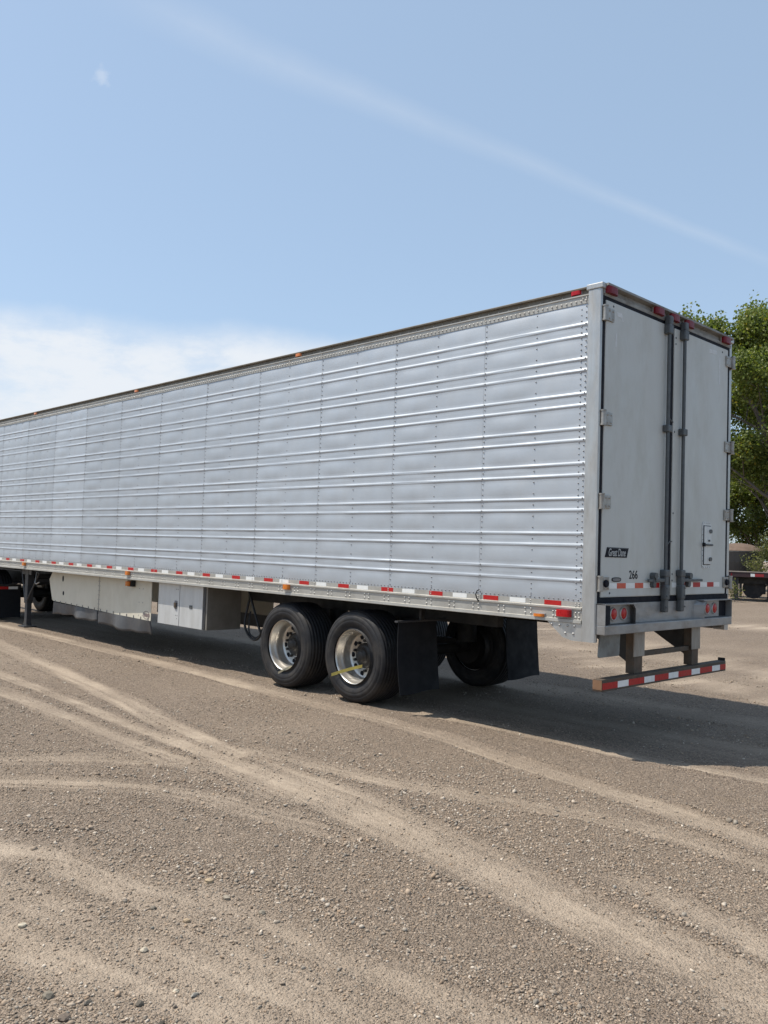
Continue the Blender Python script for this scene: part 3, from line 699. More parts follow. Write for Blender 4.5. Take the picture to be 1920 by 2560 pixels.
# ---- threshold, bumper, tail-lamp boxes
MB().box(-.10, .002, .026, WY-.026, 1.296, 1.346, .003).ob('threshold', M['gasket'], T)
bu = MB(); bu.box(-.10, .010, .004, 2.446, 1.116, 1.295, .003); bu.box(-.10, .084, .000, 2.446, 1.036, 1.116, .006)
bu = bu.ob('rear_bumper', M['bumper'], T)
def lampbox(ya, yb, ins):          # housing, closed at the sides, open to the rear
    m = MB(); t = .006
    yi, yo = (yb, ya) if ins > 0 else (ya, yb)     # inner end is sloped
    s = 1 if ins > 0 else -1
    m.box(.0, .084, min(yo, yo+s*t), max(yo, yo+s*t), 1.1165, 1.296)
    a, b = yo, yi-s*.075
    m.box(.0, .086, min(a, b), max(a, b), 1.290, 1.298)
    m.add([(.0, yi-s*.0, 1.116), (.0, yi-s*.0, 1.25), (.0, yi-s*.075, 1.298), (.084, yi-s*.135, 1.298), (.084, yi-s*.085, 1.25), (.084, yi-s*.085, 1.1165)], [(0, 1, 4, 5), (1, 2, 3, 4)])
    m.add([(.0, yi-s*t, 1.116), (.0, yi-s*t, 1.246), (.0, yi-s*.078, 1.292), (.084, yi-s*.138, 1.292), (.084, yi-s*.091, 1.246), (.084, yi-s*.091, 1.1165)], [(0, 1, 4, 5), (1, 2, 3, 4)])
    return m.ob('tail_lamp_box', M['bumper'], T)
lb1 = lampbox(.0, .585, 1); lb2 = lampbox(1.735, 2.446, -1)
for lbx, ys, yc in ((lb1, (.215, .378), (.10, .50)), (lb2, (1.985, 2.145), (1.88, 2.26))):
    MB().box(.011, .030, yc[0], yc[1], 1.122, 1.286, .004).ob('lamp_plate', M['bumper'], lbx)
    for y in ys:
        o = MB().lathe([(.0, .012), (.02, .0115), (.04, .008), (.0495, .002), (.0495, -.006)], 32, 'X', (0, 0, 0)).ob('tail_lamp', M['lens'], lbx); o.location = Vector((.036, y, 1.207))-WL[lbx.name]
        g_ = MB().lathe([(.050, -.006), (.051, .006), (.057, .004), (.060, -.006)], 32, 'X').ob('lamp_ring', M['railrivet'], lbx); g_.location = Vector((.036, y, 1.207))-WL[lbx.name]
MB().box(.011, .080, .012, .085, 1.125, 1.282).ob('hollow_shade_block', M['gasket'], lb1)  # solid black block painted in as the shade inside the lamp housing
MB().box(.011, .020, 2.265, 2.438, 1.122, 1.286).ob('hollow_shade_block', M['gasket'], lb2)  # same black shade block at the far housing's outer end
MB().box(-.30, .0, 2.18, 2.40, 1.000, 1.034, .005).ob('underrun_bracket', M['guard'], T)
# ---- impact guard
gd = empty
G = MB()
G.box(-.035, .055, .022, 2.384, .560, .662, .006)
gd = G.ob('impact_guard', M['guard'], T)
MB().box(-.036, .052, .0195, .0215, .575, .655).ob('end_plate', M['brown'], gd)
MB().box(-.03, .045, 2.385, 2.392, .60, .69, .002).ob('end_plate', M['black'], gd)
for (a, b) in ((.60, .745), (1.70, 1.835)):
    MB().box(-.065, .020, a, b, .662, 1.036, .004).ob('guard_post', M['guard'], gd)
    MB().box(.0205, .030, a-.02, b+.02, .815, 1.036, .002).ob('post_plate', M['guardplate'], gd)
    MB().prism([(-.065, 1.034), (-.55, 1.034), (-.065, .75)], 1, a+.04, b-.04).ob('guard_brace', M['black'], gd)
MB().box(-.04, .0, .745, 1.70, .805, .85, .003).ob('cross_bar', M['guard'], gd)
gt = [(.026, .269, 'red'), (.269, .449, 'white'), (.449, .722, 'red'), (.722, .907, 'white'), (.907, 1.171, 'red'), (1.171, 1.36, 'white'), (1.36, 1.628, 'red'), (1.628, 1.805, 'white'), (1.805, 2.071, 'red'), (2.071, 2.248, 'white'), (2.248, 2.380, 'red')]
for a, b, c in gt: MB().box(.0552, .0564, a, b, .578, .632).ob('reflective_tape', M[c], gd)
MB().prism([(.065, 1.034), (.385, 1.034), (.375, .850), (.36, .838), (.06, .838), (.045, .85)], 0, -.012, .004).ob('mounting_plate', mat('worn_plate', (.20, .205, .195), .6, .3, .2, 9., (.10, .08, .06), 6., .6), T)

# ---- far wall, front, floor, crossmembers, slider
MB().box(XF, -.137, WY-.03, WY, 1.115, 4.02).ob('far_side_wall', M['skin'], T)
MB().box(XF-.03, XF, 0, WY, 1.115, 4.02, .02).ob('front_wall', M['door'], T)
fl = MB().box(XF, -.10, .03, WY-.03, 1.24, 1.30).ob('floor', M['under'], T)
cm = MB().prism([(-.03, 1.118), (.03, 1.118), (.03, 1.126), (.004, 1.126), (.004, 1.238), (-.004, 1.238), (-.004, 1.126), (-.03, 1.126)], 1, .095, WY-.095).me('crossmember')
x = -.70
while x > XF+.2: ob('crossmember', cm, M['under'], fl, (x, 0, 0)); x -= .3048
sl = MB()
for y in (.70, 1.75): sl.box(-6.0, -1.6, y, y+.10, .93, 1.115)
for xx in (-2.3, -3.69, -5.2): sl.box(xx-.05, xx+.05, .80, 1.75, .95, 1.10)
sl.ob('slider_rail', M['under'], T)
MB().cyl((-5.5, .95, .80), (-5.5, 1.85, .80), .15, 20).ob('air_tank', M['under'], T)

# ---- wheels (wide single tyres)
def tyre_profile():
    W = .435; R_ = .512; p = [(.300, -.02)]
    p += [(.308, .012), (.322, .010), (.345, -.006), (.380, -.016), (.395, -.017), (.399, -.0145), (.403, -.017), (.425, -.015), (.446, -.008), (.450, -.004), (.454, -.006), (.472, .004), (.488, .018), (.4995, .030)]
    nb = 8; a0, a1 = .034, W-.034
    for i in range(nb):
        l = a0+(a1-a0)*i/nb; h = a0+(a1-a0)*(i+1)/nb; g = .0045
        cr = lambda a: R_-.010*((a-W/2)/(W/2))**2*1.0
        p += [(cr(l)-.011, l), (cr(l+g), l+g), (cr(h-g), h-g), (cr(h)-.011, h)]
    q = [(r, W-a) for r, a in p[:15]][::-1]
    return [(r, a) for r, a in p+q]
TY = MB().lathe(tyre_profile(), 96).me('tyre')
rp = [(.302, .022), (.3045, .010), (.303, .004), (.297, .004), (.291, .014), (.286, .026), (.281, .060), (.270, .078), (.262, .10), (.258, .150), (.254, .178), (.246, .192), (.228, .198), (.19, .200), (.15, .196), (.140, .190), (.138, .40), (.262, .41), (.30, .42)]
RIM = MB().lathe(rp, 96).me('rim')
DRUM_SHADE = MB().lathe([(0, .30), (.135, .30), (.135, .40), (.288, .405), (.292, .43), (.10, .44), (0, .44)], 40).me('drum_shade_disc')  # drum plus dark disc added to keep the rim's inner side black
HOLE = MB().lathe([(0, .1965), (.0285, .1965), (.0285, .21)], 20, 'Y').me('hand_hole')
m = MB(); m.lathe([(.0, .098), (.045, .098), (.056, .104), (.060, .118), (.076, .122), (.080, .13), (.080, .15), (.105, .158), (.138, .17), (.140, .20)], 32)
for i in range(6):
    t = 2*math.pi*i/6; m.dome((.068*math.cos(t), .121, .068*math.sin(t)), (0, -1, 0), .008, .008, 6)
HUB = m.me('hub')
LUG = MB().cyl((0, .165, 0), (0, .2, 0), .0165, 8, .0175).me('lug_nut')
for (xx, yy, s, rot) in ((-4.31, .035, 1, .2), (-3.07, .035, 1, .9), (-4.31, WY-.035, -1, 1.3), (-3.07, WY-.035, -1, 2.2)):
    wh = ob('wheel', TY, M['rubber'], T, (xx, yy, .508)); wh.scale = (1, s, 1); wh.rotation_euler = (0, rot, 0)
    for nm, me, mk in (('rim', RIM, 'rim'), ('hub', HUB, 'hub'), ('drum_shade_disc', DRUM_SHADE, 'black')):
        if not me.materials: me.materials.append(M[mk])
        o = bpy.data.objects.new(nm, me); C.objects.link(o); o.parent = wh; WL[o.name] = WL[wh.name]
    for i in range(10):
        for nm, me, mk, rr_, ph in (('hand_hole', HOLE, 'gasket', .212, .5), ('lug_nut', LUG, 'hub', .1675, 0)):
            if not me.materials: me.materials.append(M[mk])
            t = 2*math.pi*(i+ph)/10; o = bpy.data.objects.new(nm, me); C.objects.link(o); o.parent = wh; o.location = (rr_*math.cos(t), 0, rr_*math.sin(t))
for xx in (-4.31, -3.07):
    m = MB(); m.cyl((xx, .40, .508), (xx, WY-.40, .508), .065, 16)
    for y in (.46, WY-.58): m.cyl((xx, y, .508), (xx, y+.12, .508), .21, 24)
    for y in (.72, 1.74): m.box(xx-.55, xx+.12, y, y+.09, .52, .62); m.box(xx-.55, xx-.45, y, y+.09, .6, .95); m.cyl((xx+.15, y+.045, .60), (xx+.15, y+.045, .93), .12, 16)
    m.ob('axle', M['under'], T)
# mud flaps
def flap(y0, y1, x, z0, z1, bow, nm='mud_flap', par=None, m='flap'):
    k, h = 14, 12; V = []; Fq = []
    for t in (0, 1):
        for i in range(k+1):
            for j in range(h+1):
                u, v = i/k, j/h; c = 1-v
                z = z1-(z1-z0)*v - (.012*math.sin(u*5+1) if v == 1 else 0)
                V.append((x+.008*t+bow*v*v+.02*math.sin(u*3.1)*v, y0+(y1-y0)*u+.015*math.sin(v*2.6)*(1-2*u)*-1, z))
    n_ = (k+1)*(h+1)
    f = lambda t, i, j: t*n_+i*(h+1)+j
    for i in range(k):
        for j in range(h): Fq += [(f(0, i, j), f(0, i+1, j), f(0, i+1, j+1), f(0, i, j+1)), (f(1, i, j), f(1, i, j+1), f(1, i+1, j+1), f(1, i+1, j))]
    for i in range(k): Fq += [(f(0, i, 0), f(1, i, 0), f(1, i+1, 0), f(0, i+1, 0)), (f(0, i, h), f(0, i+1, h), f(1, i+1, h), f(1, i, h))]
    for j in range(h): Fq += [(f(0, 0, j), f(0, 0, j+1), f(1, 0, j+1), f(1, 0, j)), (f(0, k, j), f(1, k, j), f(1, k, j+1), f(0, k, j+1))]
    return MB().add(V, Fq, False).ob(nm, M[m], par if par is not None else T)
flap(-.02, .56, -2.33, .215, .945, .06); flap(1.80, 2.40, -2.33, .215, .93, .05)
MB().box(-2.345, -2.30, -.06, WY+.03, .945, .965, .004).ob('flap_hanger', M['leg'], T)
for y in (.30, 2.05): MB().box(-2.34, -2.305, y, y+.05, .96, 1.115).ob('flap_hanger_arm', M['under'], T)

# ---- aerodynamic skirt: two cream panels on a slant, with rubber lip
def sky_(x): return .145+(.25-.145)*((-7.63-x)/3.7)
def skirt_panel(pts, t=.006, m='skirt', nm='skirt_panel', par=None):
    V = [(x, sky_(x), z) for x, z in pts]+[(x, sky_(x)+t, z) for x, z in pts]; n = len(pts)
    return MB().add(V, [tuple(range(n)), tuple(range(2*n-1, n-1, -1))]+[(i, i+n, (i+1) % n+n, (i+1) % n) for i in range(n)]).ob(nm, M[m], par if par is not None else T)
sk = MB().box(-11.2, -7.8, .55, .60, 1.06, 1.10).ob('side_skirt', M['under'], T)
pa = skirt_panel([(-7.700, 1.10), (-7.700, .502), (-9.50, .54), (-9.50, 1.10)], par=sk)
pb = skirt_panel([(-9.515, 1.10), (-9.515, .54), (-11.40, .575), (-11.46, .60), (-11.62, .95), (-11.48, 1.10)], par=sk)
SKX = MB(); 
for z in np.arange(.57, 1.09, .075): SKX.dome((-9.54, sky_(-9.54), z), (0, -1, 0), .007, .005, 6); SKX.dome((-9.475, sky_(-9.475), z), (0, -1, 0), .007, .005, 6)
for x in np.arange(-11.3, -7.65, .235): SKX.box(x-.006, x+.006, sky_(x)-.008, sky_(x), .505+.02*(-7.7-x)/1.8+.012, .505+.02*(-7.7-x)/1.8+.05)
for x in (-7.97, -8.09):
    for z in (.98, .77, .575): SKX.dome((x, sky_(x), z), (0, -1, 0), .009, .005, 6)
SKX.ob('skirt_fasteners', M['rivet'], sk)
MB().box(-9.513, -9.502, sky_(-9.5)-.003, sky_(-9.5)+.004, .54, 1.10).ob('skirt_joint', M['rivet'], sk)
m = MB()
for z0, z1, xx in ((.94, 1.045, -11.0), (.70, .775, -10.96)):
    n_ = 20; a, b = .032, (z1-z0)/2; cz = (z0+z1)/2
    m.add([(xx+a*math.copysign(abs(math.cos(t))**.8, math.cos(t)), sky_(xx)-.0025, cz+b*math.sin(t)) for t in [2*math.pi*i/n_ for i in range(n_)]], [tuple(range(n_))])
m.ob('skirt_slot', M['gasket'], sk)
def rubber_lip(xa, xb, za, zb, ph):
    k, h = 40, 6; V = []; Fq = []
    for t in (0, 1):
        for i in range(k+1):
            u = i/k; x = xa+(xb-xa)*u
            for j in range(h+1):
                v = j/h; top_ = .505+.02*(-7.7-x)/1.8+.01; bot = za+(zb-za)*u+.012*math.sin(u*9+ph)+.008*math.sin(u*21+ph)
                V.append((x, sky_(x)+.008*t-.004+.035*v*math.sin(u*8+ph)*.7+.02*v*math.sin(u*17+ph*2), top_+(bot-top_)*v))
    n_ = (k+1)*(h+1); f = lambda t, i, j: t*n_+i*(h+1)+j
    for i in range(k):
        for j in range(h): Fq += [(f(0, i, j), f(0, i+1, j), f(0, i+1, j+1), f(0, i, j+1)), (f(1, i, j), f(1, i, j+1), f(1, i+1, j+1), f(1, i+1, j))]
        Fq += [(f(0, i, h), f(0, i+1, h), f(1, i+1, h), f(1, i, h))]
    for i in (0, k):
        for j in range(h): Fq.append((f(0, i, j), f(0, i, j+1), f(1, i, j+1), f(1, i, j)))
    return MB().add(V, Fq, True).ob('rubber_skirt', M['skirtrub'], sk)
rubber_lip(-7.70, -9.50, .30, .325, .6); rubber_lip(-9.53, -11.38, .355, .36, 2.2)
# oval maker's mark on the skirt
LX = -7.84; oy = sky_(LX)-.003
m = MB(); n_ = 28; V = []
for r1 in (1., .86):
    for i in range(n_):
        t = 2*math.pi*i/n_; V.append((LX+.108*r1*math.cos(t), sky_(LX+.108*math.cos(t))-.002, .592+.062*r1*math.sin(t)))
m.add(V, [(i, (i+1) % n_, n_+(i+1) % n_, n_+i) for i in range(n_)]); m.ob('oval_mark', M['logo'], sk)
m = MB(); x = LX-.075
for i in range(9):
    wd = .010+.004*((i*7) % 3); h_ = .02+.012*((i*5) % 3)/2
    m.add([(x, sky_(x)-.002, .592-h_), (x+wd, sky_(x+wd)-.002, .592-h_), (x+wd, sky_(x+wd)-.002, .592+h_), (x, sky_(x)-.002, .592+h_)], [(0, 1, 2, 3)]); x += .0175
m.ob('mark_lettering', M['logo'], sk)
la = lamp_box(.085, .05, .07).ob('lower_marker_lamp', M['amber'], sk); la.location = Vector((-8.30, .085, 1.045)); WL[la.name] = Vector((-8.30, .085, 1.045))
MB().box(-.06, .075, .0, .09, -.045, .045, .006).ob('lamp_base', M['black'], la).location = (0, .001, 0)

fs = MB(); fs.box(-11.7, -7.62, 2.36, 2.366, .50, 1.10); fs = fs.ob('far_side_skirt', M['skirt'], T)
MB().box(-11.4, -7.62, 2.355, 2.363, .31, .52).ob('rubber_skirt', M['skirtrub'], fs)
# ---- tool box
bx = MB().box(-7.405, -6.125, .112, .665, .515, 1.112, .004).ob('tool_box', M['boxside'], T)
for a, b in ((-7.400, -6.822), (-6.806, -6.215)):
    d_ = MB().box(a, b, .092, .110, .518, 1.105, .004).ob('box_door', M['boxm'], bx)
MB().box(-6.205, -6.165, .104, .112, .520, 1.108).ob('box_frame', M['leg'], bx)
m = MB(); n_ = 24
m.add([(-6.905+.040*math.copysign(abs(math.cos(t))**.6, math.cos(t)), y, .812+.062*math.copysign(abs(math.sin(t))**.6, math.sin(t))) for y in (.090, .086) for t in [2*math.pi*i/n_ for i in range(n_)]], [tuple(range(n_, 2*n_))]+[(i, (i+1) % n_, n_+(i+1) % n_, n_+i) for i in range(n_)])
m.ob('latch_plate', M['rivet'], bx)
MB().box(-6.935, -6.880, .070, .0855, .775, .845, .008).ob('latch', M['guard'], bx)
MB().box(-6.545, -6.470, .086, .0915, .785, .832, .003).ob('latch_plate', M['rod'], bx)
m = MB()
for x, z in ((-6.90, 1.035), (-6.86, 1.035), (-6.90, .665), (-6.86, .665), (-6.87, .62)): m.dome((x, .092, z), (0, -1, 0), .007, .005, 6)
m.ob('box_rivets', M['rod'], bx)

# ---- air hose
def spline(pts, n=8):
    P = [Vector(p) for p in pts]; o = []
    for i in range(len(P)-1):
        a, b, c, d = P[max(i-1, 0)], P[i], P[i+1], P[min(i+2, len(P)-1)]
        for k in range(n):
            t = k/n; o.append(.5*((2*b)+(c-a)*t+(2*a-5*b+4*c-d)*t*t+(3*b-a-3*c+d)*t**3))
    return o+[P[-1]]
MB().tube(spline([(-5.585, .40, 1.10), (-5.45, .40, .85), (-5.325, .40, .62), (-5.29, .41, .54), (-5.38, .42, .455), (-5.50, .42, .45), (-5.62, .42, .53), (-5.70, .44, .66), (-5.70, .5, .95)]), .016, 8).ob('air_hose', M['black'], T)
MB().tube(spline([(-5.30, .44, .60), (-5.36, .44, .50), (-5.48, .44, .47), (-5.60, .44, .55), (-5.66, .5, .80)]), .012, 8).ob('air_hose', M['black'], T)

# ---- landing gear
lg = MB(); lg.box(-12.72, -12.46, .35, WY-.35, .86, .92); lg = lg.ob('landing_gear', M['gear'], T)
for y in (.30, WY-.30):
    MB().box(-12.70, -12.56, y-.06, y+.06, .45, 1.115, .012).ob('outer_leg', M['gear'], lg)
    MB().box(-12.685, -12.575, y-.045, y+.045, .045, .50, .006).ob('inner_leg', M['gear'], lg)
    m = MB(); m.box(-12.78, -12.48, y-.12, y+.12, .0, .022, .004); m.prism([(-12.72, .022), (-12.54, .022), (-12.575, .08), (-12.685, .08)], 1, y-.05, y+.05); m.ob('foot', M['leg'], lg)
    m = MB()
    m.cyl((-12.66, y-.05, .50), (-12.95, y-.02, 1.10), .018, 8); m.cyl((-12.58, y-.05, .50), (-12.12, y-.02, 1.05), .018, 8)
    m.box(-12.86, -12.42, y-.055, y+.02, 1.0, 1.115); m.ob('leg_brace', M['leg'], lg)
MB().tube([(-12.20, .26, 1.06), (-12.11, .20, .86), (-12.03, .19, .845), (-11.90, .19, .885)], .012, 8).ob('crank_handle', M['railrivet'], lg)
MB().box(-12.95, XF, .0, .05, 1.06, 1.114).ob('kingpin_plate', M['under'], T) if False else None
MB().box(XF+.05, -12.9, .10, WY-.10, 1.085, 1.117).ob('upper_coupler', M['under'], T)

# ================================================================== straps on the wheels
def ribbon(pts, wdt, nrm, name, m, label):
    pts = [Vector(p) for p in pts]; V = []; w_ = Vector(wdt); nn = Vector(nrm)*.0015
    for p in pts: V += [p-w_/2-nn, p+w_/2-nn, p+w_/2+nn, p-w_/2+nn]
    Fq = [(4*i+a, 4*i+(a+1) % 4, 4*i+4+(a+1) % 4, 4*i+4+a) for i in range(len(pts)-1) for a in range(4)]+[(0, 1, 2, 3), tuple(range(4*len(pts)-1, 4*len(pts)-5, -1))]
    c = sum(pts, Vector())/len(pts)
    return tag(MB().add(V, Fq).ob(name, M[m], None, c), label, 'strap', 'straps tied to the trailer wheels')
ribbon([(-3.065, .175, .395), (-3.10, .14, .383), (-3.18, .09, .355), (-3.27, .035, .318), (-3.31, .012, .300), (-3.355, -.02, .280)], (.002, 0, .036), (.3, -.9, 0), 'wheel_strap', 'yellow', 'yellow strap tied through the rear wheel and hanging out over its rim')
ribbon([(-4.205, .085, .262), (-4.255, .045, .234), (-4.29, .018, .210), (-4.335, -.012, .178)], (.004, 0, .026), (.3, -.9, 0), 'wheel_strap', 'creamtag', 'short cream strap end sticking out over the front wheel rim')

# ================================================================== tractor chassis under the trailer nose
K = empty('truck_tractor', (-15.5, 1.27, 0), 'dark rear of a truck tractor coupled under the trailer nose, mud flap topped by tape', 'truck')
m = MB()
for y in (.84, 1.62): m.prism([(y, .72), (y+.08, .72), (y+.08, .98), (y, .98)], 0, -19, -13.75)
m.box(-13.85, -13.75, .85, 1.70, .74, .96); m.ob('chassis_frame', M['black'], K)
MB().prism([(-15.7, 1.0), (-14.1, 1.0), (-14.1, 1.04), (-14.6, 1.083), (-15.5, 1.083)], 1, .82, 1.72).ob('fifth_wheel', M['black'], K)
def tyre2():
    W = .28; R_ = .51; p = [(.295, .0), (.31, .012), (.36, -.006), (.42, -.008), (.47, .008), (.497, .026)]
    for i in range(4):
        l = .03+.055*i; p += [(R_-.014, l), (R_, l+.006), (R_, l+.049), (R_-.014, l+.055)]
    return p+[(r, W-a) for r, a in p[:6]][::-1]
T2 = MB().lathe(tyre2(), 56).me('dual_tyre'); R2 = MB().lathe([(.298, .01), (.296, .0), (.285, .01), (.275, .06), (.26, .14), (.2, .15), (.12, .13), (.1, .05), (0, .04)], 40).me('dual_rim')
for xx in (-14.72, -16.05):
    for y, s in ((.055, 1), (.36, 1), (WY-.055, -1), (WY-.36, -1)):
        o = ob('wheel', T2, M['rubber'], K, (xx, y, .505)); o.scale = (1, s, 1)
        if not R2.materials: R2.materials.append(M['hub'])
        r2 = bpy.data.objects.new('rim', R2); C.objects.link(r2); r2.parent = o; WL[r2.name] = WL[o.name]
    MB().cyl((xx, .6, .505), (xx, WY-.6, .505), .09, 14).ob('axle', M['under'], K)
for ya, yb in ((.03, .665), (WY-.665, WY-.03)):
    fp = flap(ya, yb, -13.98, .06, .66, .03, 'mud_flap', K)
    hb = MB().box(-14.00, -13.965, ya-.01, yb+.01 if ya < 1 else yb, .66, .74, .004).ob('flap_hanger', M['black'], K)
    MB().cyl((-13.98, min(ya, yb)+.3, .70), (-13.8, .88 if ya < 1 else 1.66, .86), .02, 8).ob('hanger_arm', M['black'], K)
    if ya < 1:
        for a, b, c in ((.03, .205, 'white'), (.205, .42, 'red'), (.42, .607, 'white')): MB().box(-13.964, -13.962, a, b, .640, .692).ob('reflective_tape', M[c], K)

# ================================================================== background right: flatbed, tub, trees
e1 = Vector((rt0.x, rt0.y, 0)).normalized()
def cpt(px_, D_, z=0.):          # ground position seen at photo column px_, D_ metres away
    d = fw*FPX + rt*(px_-960) - up*(1400-1280); d = Vector((d.x, d.y, 0)).normalized(); return Vector((CAM.x+d.x*D_, CAM.y+d.y*D_, z))
e1 = Vector((cpt(1850, 38).y-CAM.y, -(cpt(1850, 38).x-CAM.x), 0)).normalized(); e2 = Vector((-e1.y, e1.x, 0))
class FR(MB):                    # builder in the flatbed's own frame
    def __init__(s, o): super().__init__(); s.o = o
    def ob(s, name, m, parent=None, loc=(0, 0, 0), sm=None):
        s.V = [tuple(s.o+e1*v[0]+e2*v[1]+Vector((0, 0, v[2]))) for v in s.V]; return super().ob(name, m, parent, loc, sm)
fo = cpt(1844, 38.4)
FB = empty('flatbed_trailer', fo, 'dark flatbed trailer parked under the trees at the right edge', 'flatbed trailer')
FR(fo).box(-.85, 13, 0, 2.5, 1.12, 1.195).ob('deck', M['decktop'], FB)
FR(fo).box(-.86, 13.01, -.03, .0, .985, 1.185, .01).ob('side_rail', M['deck'], FB)
FR(fo).box(-.87, 13.02, -.045, -.0, 1.186, 1.222, .006).ob('rub_rail', M['decktop'], FB)
for x0_, x1_, mk in ((-.52, -.46, 'white'), (-.25, -.2, 'lensdull'), (.50, .66, 'white'), (.66, 1.0, 'tape'), (1.3, 1.6, 'white'), (1.6, 1.95, 'tape')):
    FR(fo).box(x0_, x1_, -.034, -.031, 1.02, 1.14).ob('side_marker', M[mk], FB)
FR(fo).box(-.6, 12.5, .35, .45, .72, 1.12).ob('frame_rail', M['under'], FB); FR(fo).box(-.6, 12.5, 2.0, 2.1, .72, 1.12).ob('frame_rail', M['under'], FB)
for x_ in (-.02, 1.26):
    for y_ in (.2, 2.1):
        FR(fo).box(x_-.07, x_+.07, y_, y_+.14, .02, 1.1, .01).ob('support_leg', M['gear'], FB)
        FR(fo).box(x_-.14, x_+.14, y_-.05, y_+.19, .0, .03).ob('foot', M['gear'], FB)
FR(fo).box(-.30, -.06, .12, .5, .68, .97, .02).ob('control_box', M['tub'], FB)
FR(fo).box(.25, 1.1, .9, 1.6, .28, 1.0, .05).ob('under_tank', M['gear'], FB)
FR(fo).cyl((.62, .55, .52), (.62, .9, .52), .42, 28).ob('spare_wheel', M['rubber'], FB)
for x_ in (9.6, 10.9):
    for y_ in (.02, 2.18): FR(fo).cyl((x_, y_, .5), (x_, y_+.3, .5), .5, 28).ob('wheel', M['rubber'], FB)
to = cpt(1845, 42.5)
TB = empty('tub', to, 'grey tapered tub with a domed brown top standing behind the flatbed', 'tub')
m = MB(); m.lathe([(.60, .62), (.66, .63), (.80, 1.16), (.815, 1.17), (.815, 1.19), (.98, 1.60), (.995, 1.61), (.995, 1.63), (1.12, 2.03), (1.15, 2.04), (1.15, 2.09), (1.10, 2.10)], 28, 'Z', to); m.ob('bowl', M['tub'], TB, sm=False)
MB().lathe([(1.145, 2.095), (1.05, 2.19), (.85, 2.30), (.5, 2.40), (.2, 2.445), (0, 2.45)], 28, 'Z', to).ob('domed_cover', M['tubtop'], TB)
for a in range(4):
    t = .6+a*math.pi/2; p = to+Vector((.62*math.cos(t), .62*math.sin(t), 0)); MB().cyl(p, p+Vector((0, 0, .70)), .06, 10).ob('leg', M['gear'], TB)

def leaf_mat(name, trans=.35):
    m = bpy.data.materials.new(name); m.use_nodes = True; nt = m.node_tree; n = nt.nodes; l = nt.links; b = n['Principled BSDF']; o = n['Material Output']
    a = n.new('ShaderNodeAttribute'); a.attribute_name = 'tone'; l.new(a.outputs['Color'], b.inputs['Base Color']); b.inputs['Roughness'].default_value = .5; b.inputs['Specular IOR Level'].default_value = .35
    t = n.new('ShaderNodeBsdfTranslucent'); mx = n.new('ShaderNodeMixShader'); mx.inputs[0].default_value = trans
    g = n.new('ShaderNodeMix'); g.data_type = 'RGBA'; g.blend_type = 'MULTIPLY'; g.inputs['Factor'].default_value = 1; l.new(a.outputs['Color'], g.inputs['A']); g.inputs['B'].default_value = (1.5, 1.6, .7, 1)
    l.new(g.outputs['Result'], t.inputs[0]); l.new(b.outputs[0], mx.inputs[1]); l.new(t.outputs[0], mx.inputs[2]); l.new(mx.outputs[0], o.inputs[0]); return m
LEAF = leaf_mat('poplar_leaf'); BARK = mat('grey_bark', (.12, .10, .082), .9, 0, .3, 8., (.05, .045, .04), 5., .6, .5, 20.)
def leaves(P, size, cA, cB, r_, name, droop=.3):
    n = len(P); a = r_.normal(size=(n, 3)); a[:, 2] -= droop; a /= np.linalg.norm(a, axis=1)[:, None]
    b = np.cross(a, r_.normal(size=(n, 3))); b /= np.linalg.norm(b, axis=1)[:, None]; c = np.cross(a, b)
    s = size*r_.uniform(.65, 1.3, n)[:, None]
    V = np.stack([P-a*s*.5, P+b*s*.42-a*s*.05+c*s*.10, P+a*s*.55, P-b*s*.42-a*s*.05+c*s*.10], 1).reshape(-1, 3)
    i = np.arange(n)[:, None]*4; Fq = np.concatenate([i+np.array([[0, 1, 2]]), i+np.array([[0, 2, 3]])], 0)
    me = fastmesh(name, V, Fq, 3); me.polygons.foreach_set('use_smooth', np.zeros(len(Fq), bool))
    t = np.clip(r_.beta(2, 2, n), 0, 1)[:, None]; col = np.array(cA)*(1-t)+np.array(cB)*t
    yl = r_.random(n) < .04; col[yl] = np.array([.22, .19, .03])
    col = np.concatenate([col, np.ones((n, 1))], 1)
    at = me.color_attributes.new('tone', 'FLOAT_COLOR', 'POINT'); at.data.foreach_set('color', np.repeat(col, 4, 0).astype(np.float32).ravel()); return me
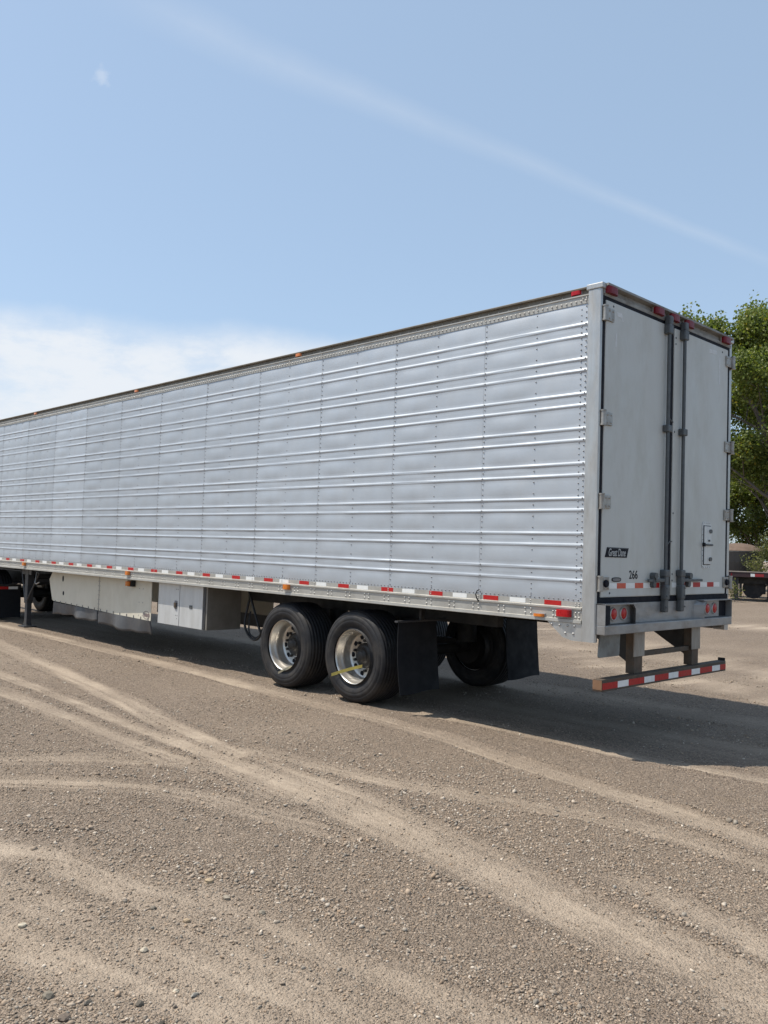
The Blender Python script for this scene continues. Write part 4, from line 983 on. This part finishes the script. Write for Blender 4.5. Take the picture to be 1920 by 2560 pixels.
def tree(base, H, spread, seed, label, nleaf, cA=(.060, .095, .022), cB=(.215, .245, .065), lean=(0, 0), z0=.12, lsize=.115, name='poplar_tree', group='trees beyond the yard', levels=4, tips_each=30):
    r_ = np.random.default_rng(seed); rr = random.Random(seed); tips = []; wood = MB()
    def grow(p, d, ln, rad, lev):
        pts = [p]; rads = [rad]; q = p.copy(); dd = d.copy(); k = 5
        for i in range(k):
            dd = (dd+Vector((rr.gauss(0, .13), rr.gauss(0, .13), rr.gauss(.05, .09)))).normalized(); q = q+dd*ln/k; pts.append(q.copy()); rads.append(rad*(1-.62*(i+1)/k))
        if lev <= 3: wood.tube(pts, rad, 7 if lev < 2 else 5, rads)
        if lev >= levels-1: tips.extend([(pts[j]+Vector((rr.gauss(0, .1), rr.gauss(0, .1), rr.gauss(0, .1))), lev) for j in (2, 3, 4, 5)])
        if lev >= levels: return
        nb = (13, 5, 4, 3)[min(lev, 3)]
        for i in range(nb):
            t = (z0*.8+(1-z0*.8)*(i+rr.random()*.7)/nb) if lev == 0 else (.3+.7*(i+rr.random())/nb)
            j = min(int(t*k), k-1); f = t*k-j; s = pts[j].lerp(pts[j+1], min(f, 1)); az = i*2.4+rr.random()*1.2
            side_ = Vector((math.cos(az), math.sin(az), 0)); tl = (.72 if lev == 0 else .62)*(1-.35*t if lev == 0 else 1)
            nd = (dd*(.55 if lev == 0 else .7)+side_*(.9 if lev == 0 else .75)+Vector((0, 0, .18))).normalized()
            grow(s, nd, ln*(.40*spread if lev == 0 else .56)*(1.15-.45*t)*rr.uniform(.8, 1.2), rads[j]*.55, lev+1)
    root = empty(name, base, label, 'tree' if H > 4 else 'shrub', group)
    grow(Vector(base), Vector((lean[0], lean[1], 1)).normalized(), H*.86, H*.0145, 0)
    wood.ob('trunk', BARK, root)
    tp = np.array([t[0][:] for t in tips]); per = max(1, nleaf//len(tp))
    P = np.repeat(tp, per, 0)+r_.normal(size=(len(tp)*per, 3))*np.array([.24, .24, .30])*(H/14.)**.6
    P = P[P[:, 2] > base[2]+z0*H]
    cw = ob('crown', leaves(P, lsize, cA, cB, r_, 'crown'), LEAF, root, (0, 0, 0))
    return root
tree(cpt(2075, 46.5), 14.2, 1.0, 5, 'tall leafy poplar at the right edge, rising behind the flatbed', 85000, lean=(-.02, 0), z0=.05, lsize=.14)
tree(cpt(2000, 51), 11.2, .9, 12, 'shorter, darker poplar close behind the trailer corner, its lower crown above the domed tub', 46000, z0=.02, lsize=.14)
tree(cpt(1938, 40.9), 2.2, 1.5, 21, 'low olive-green bush growing between the flatbed and the tub', 5200, (.06, .075, .025), (.15, .155, .065), z0=.02, lsize=.075, name='bush', group='low plants by the flatbed', levels=3)
tree(cpt(1838, 37.6), .75, 1.4, 33, 'small yellow-green weed clump under the end of the flatbed', 500, (.08, .10, .03), (.17, .17, .06), z0=.0, lsize=.07, name='weed_clump', group='low plants by the flatbed', levels=2)
tree(cpt(1905, 52), 7.0, 1.3, 44, 'dense dark shrub in shade behind the tub', 26000, (.035, .06, .014), (.11, .14, .035), z0=.0, lsize=.12, name='shrub', group='low plants by the flatbed', levels=3)
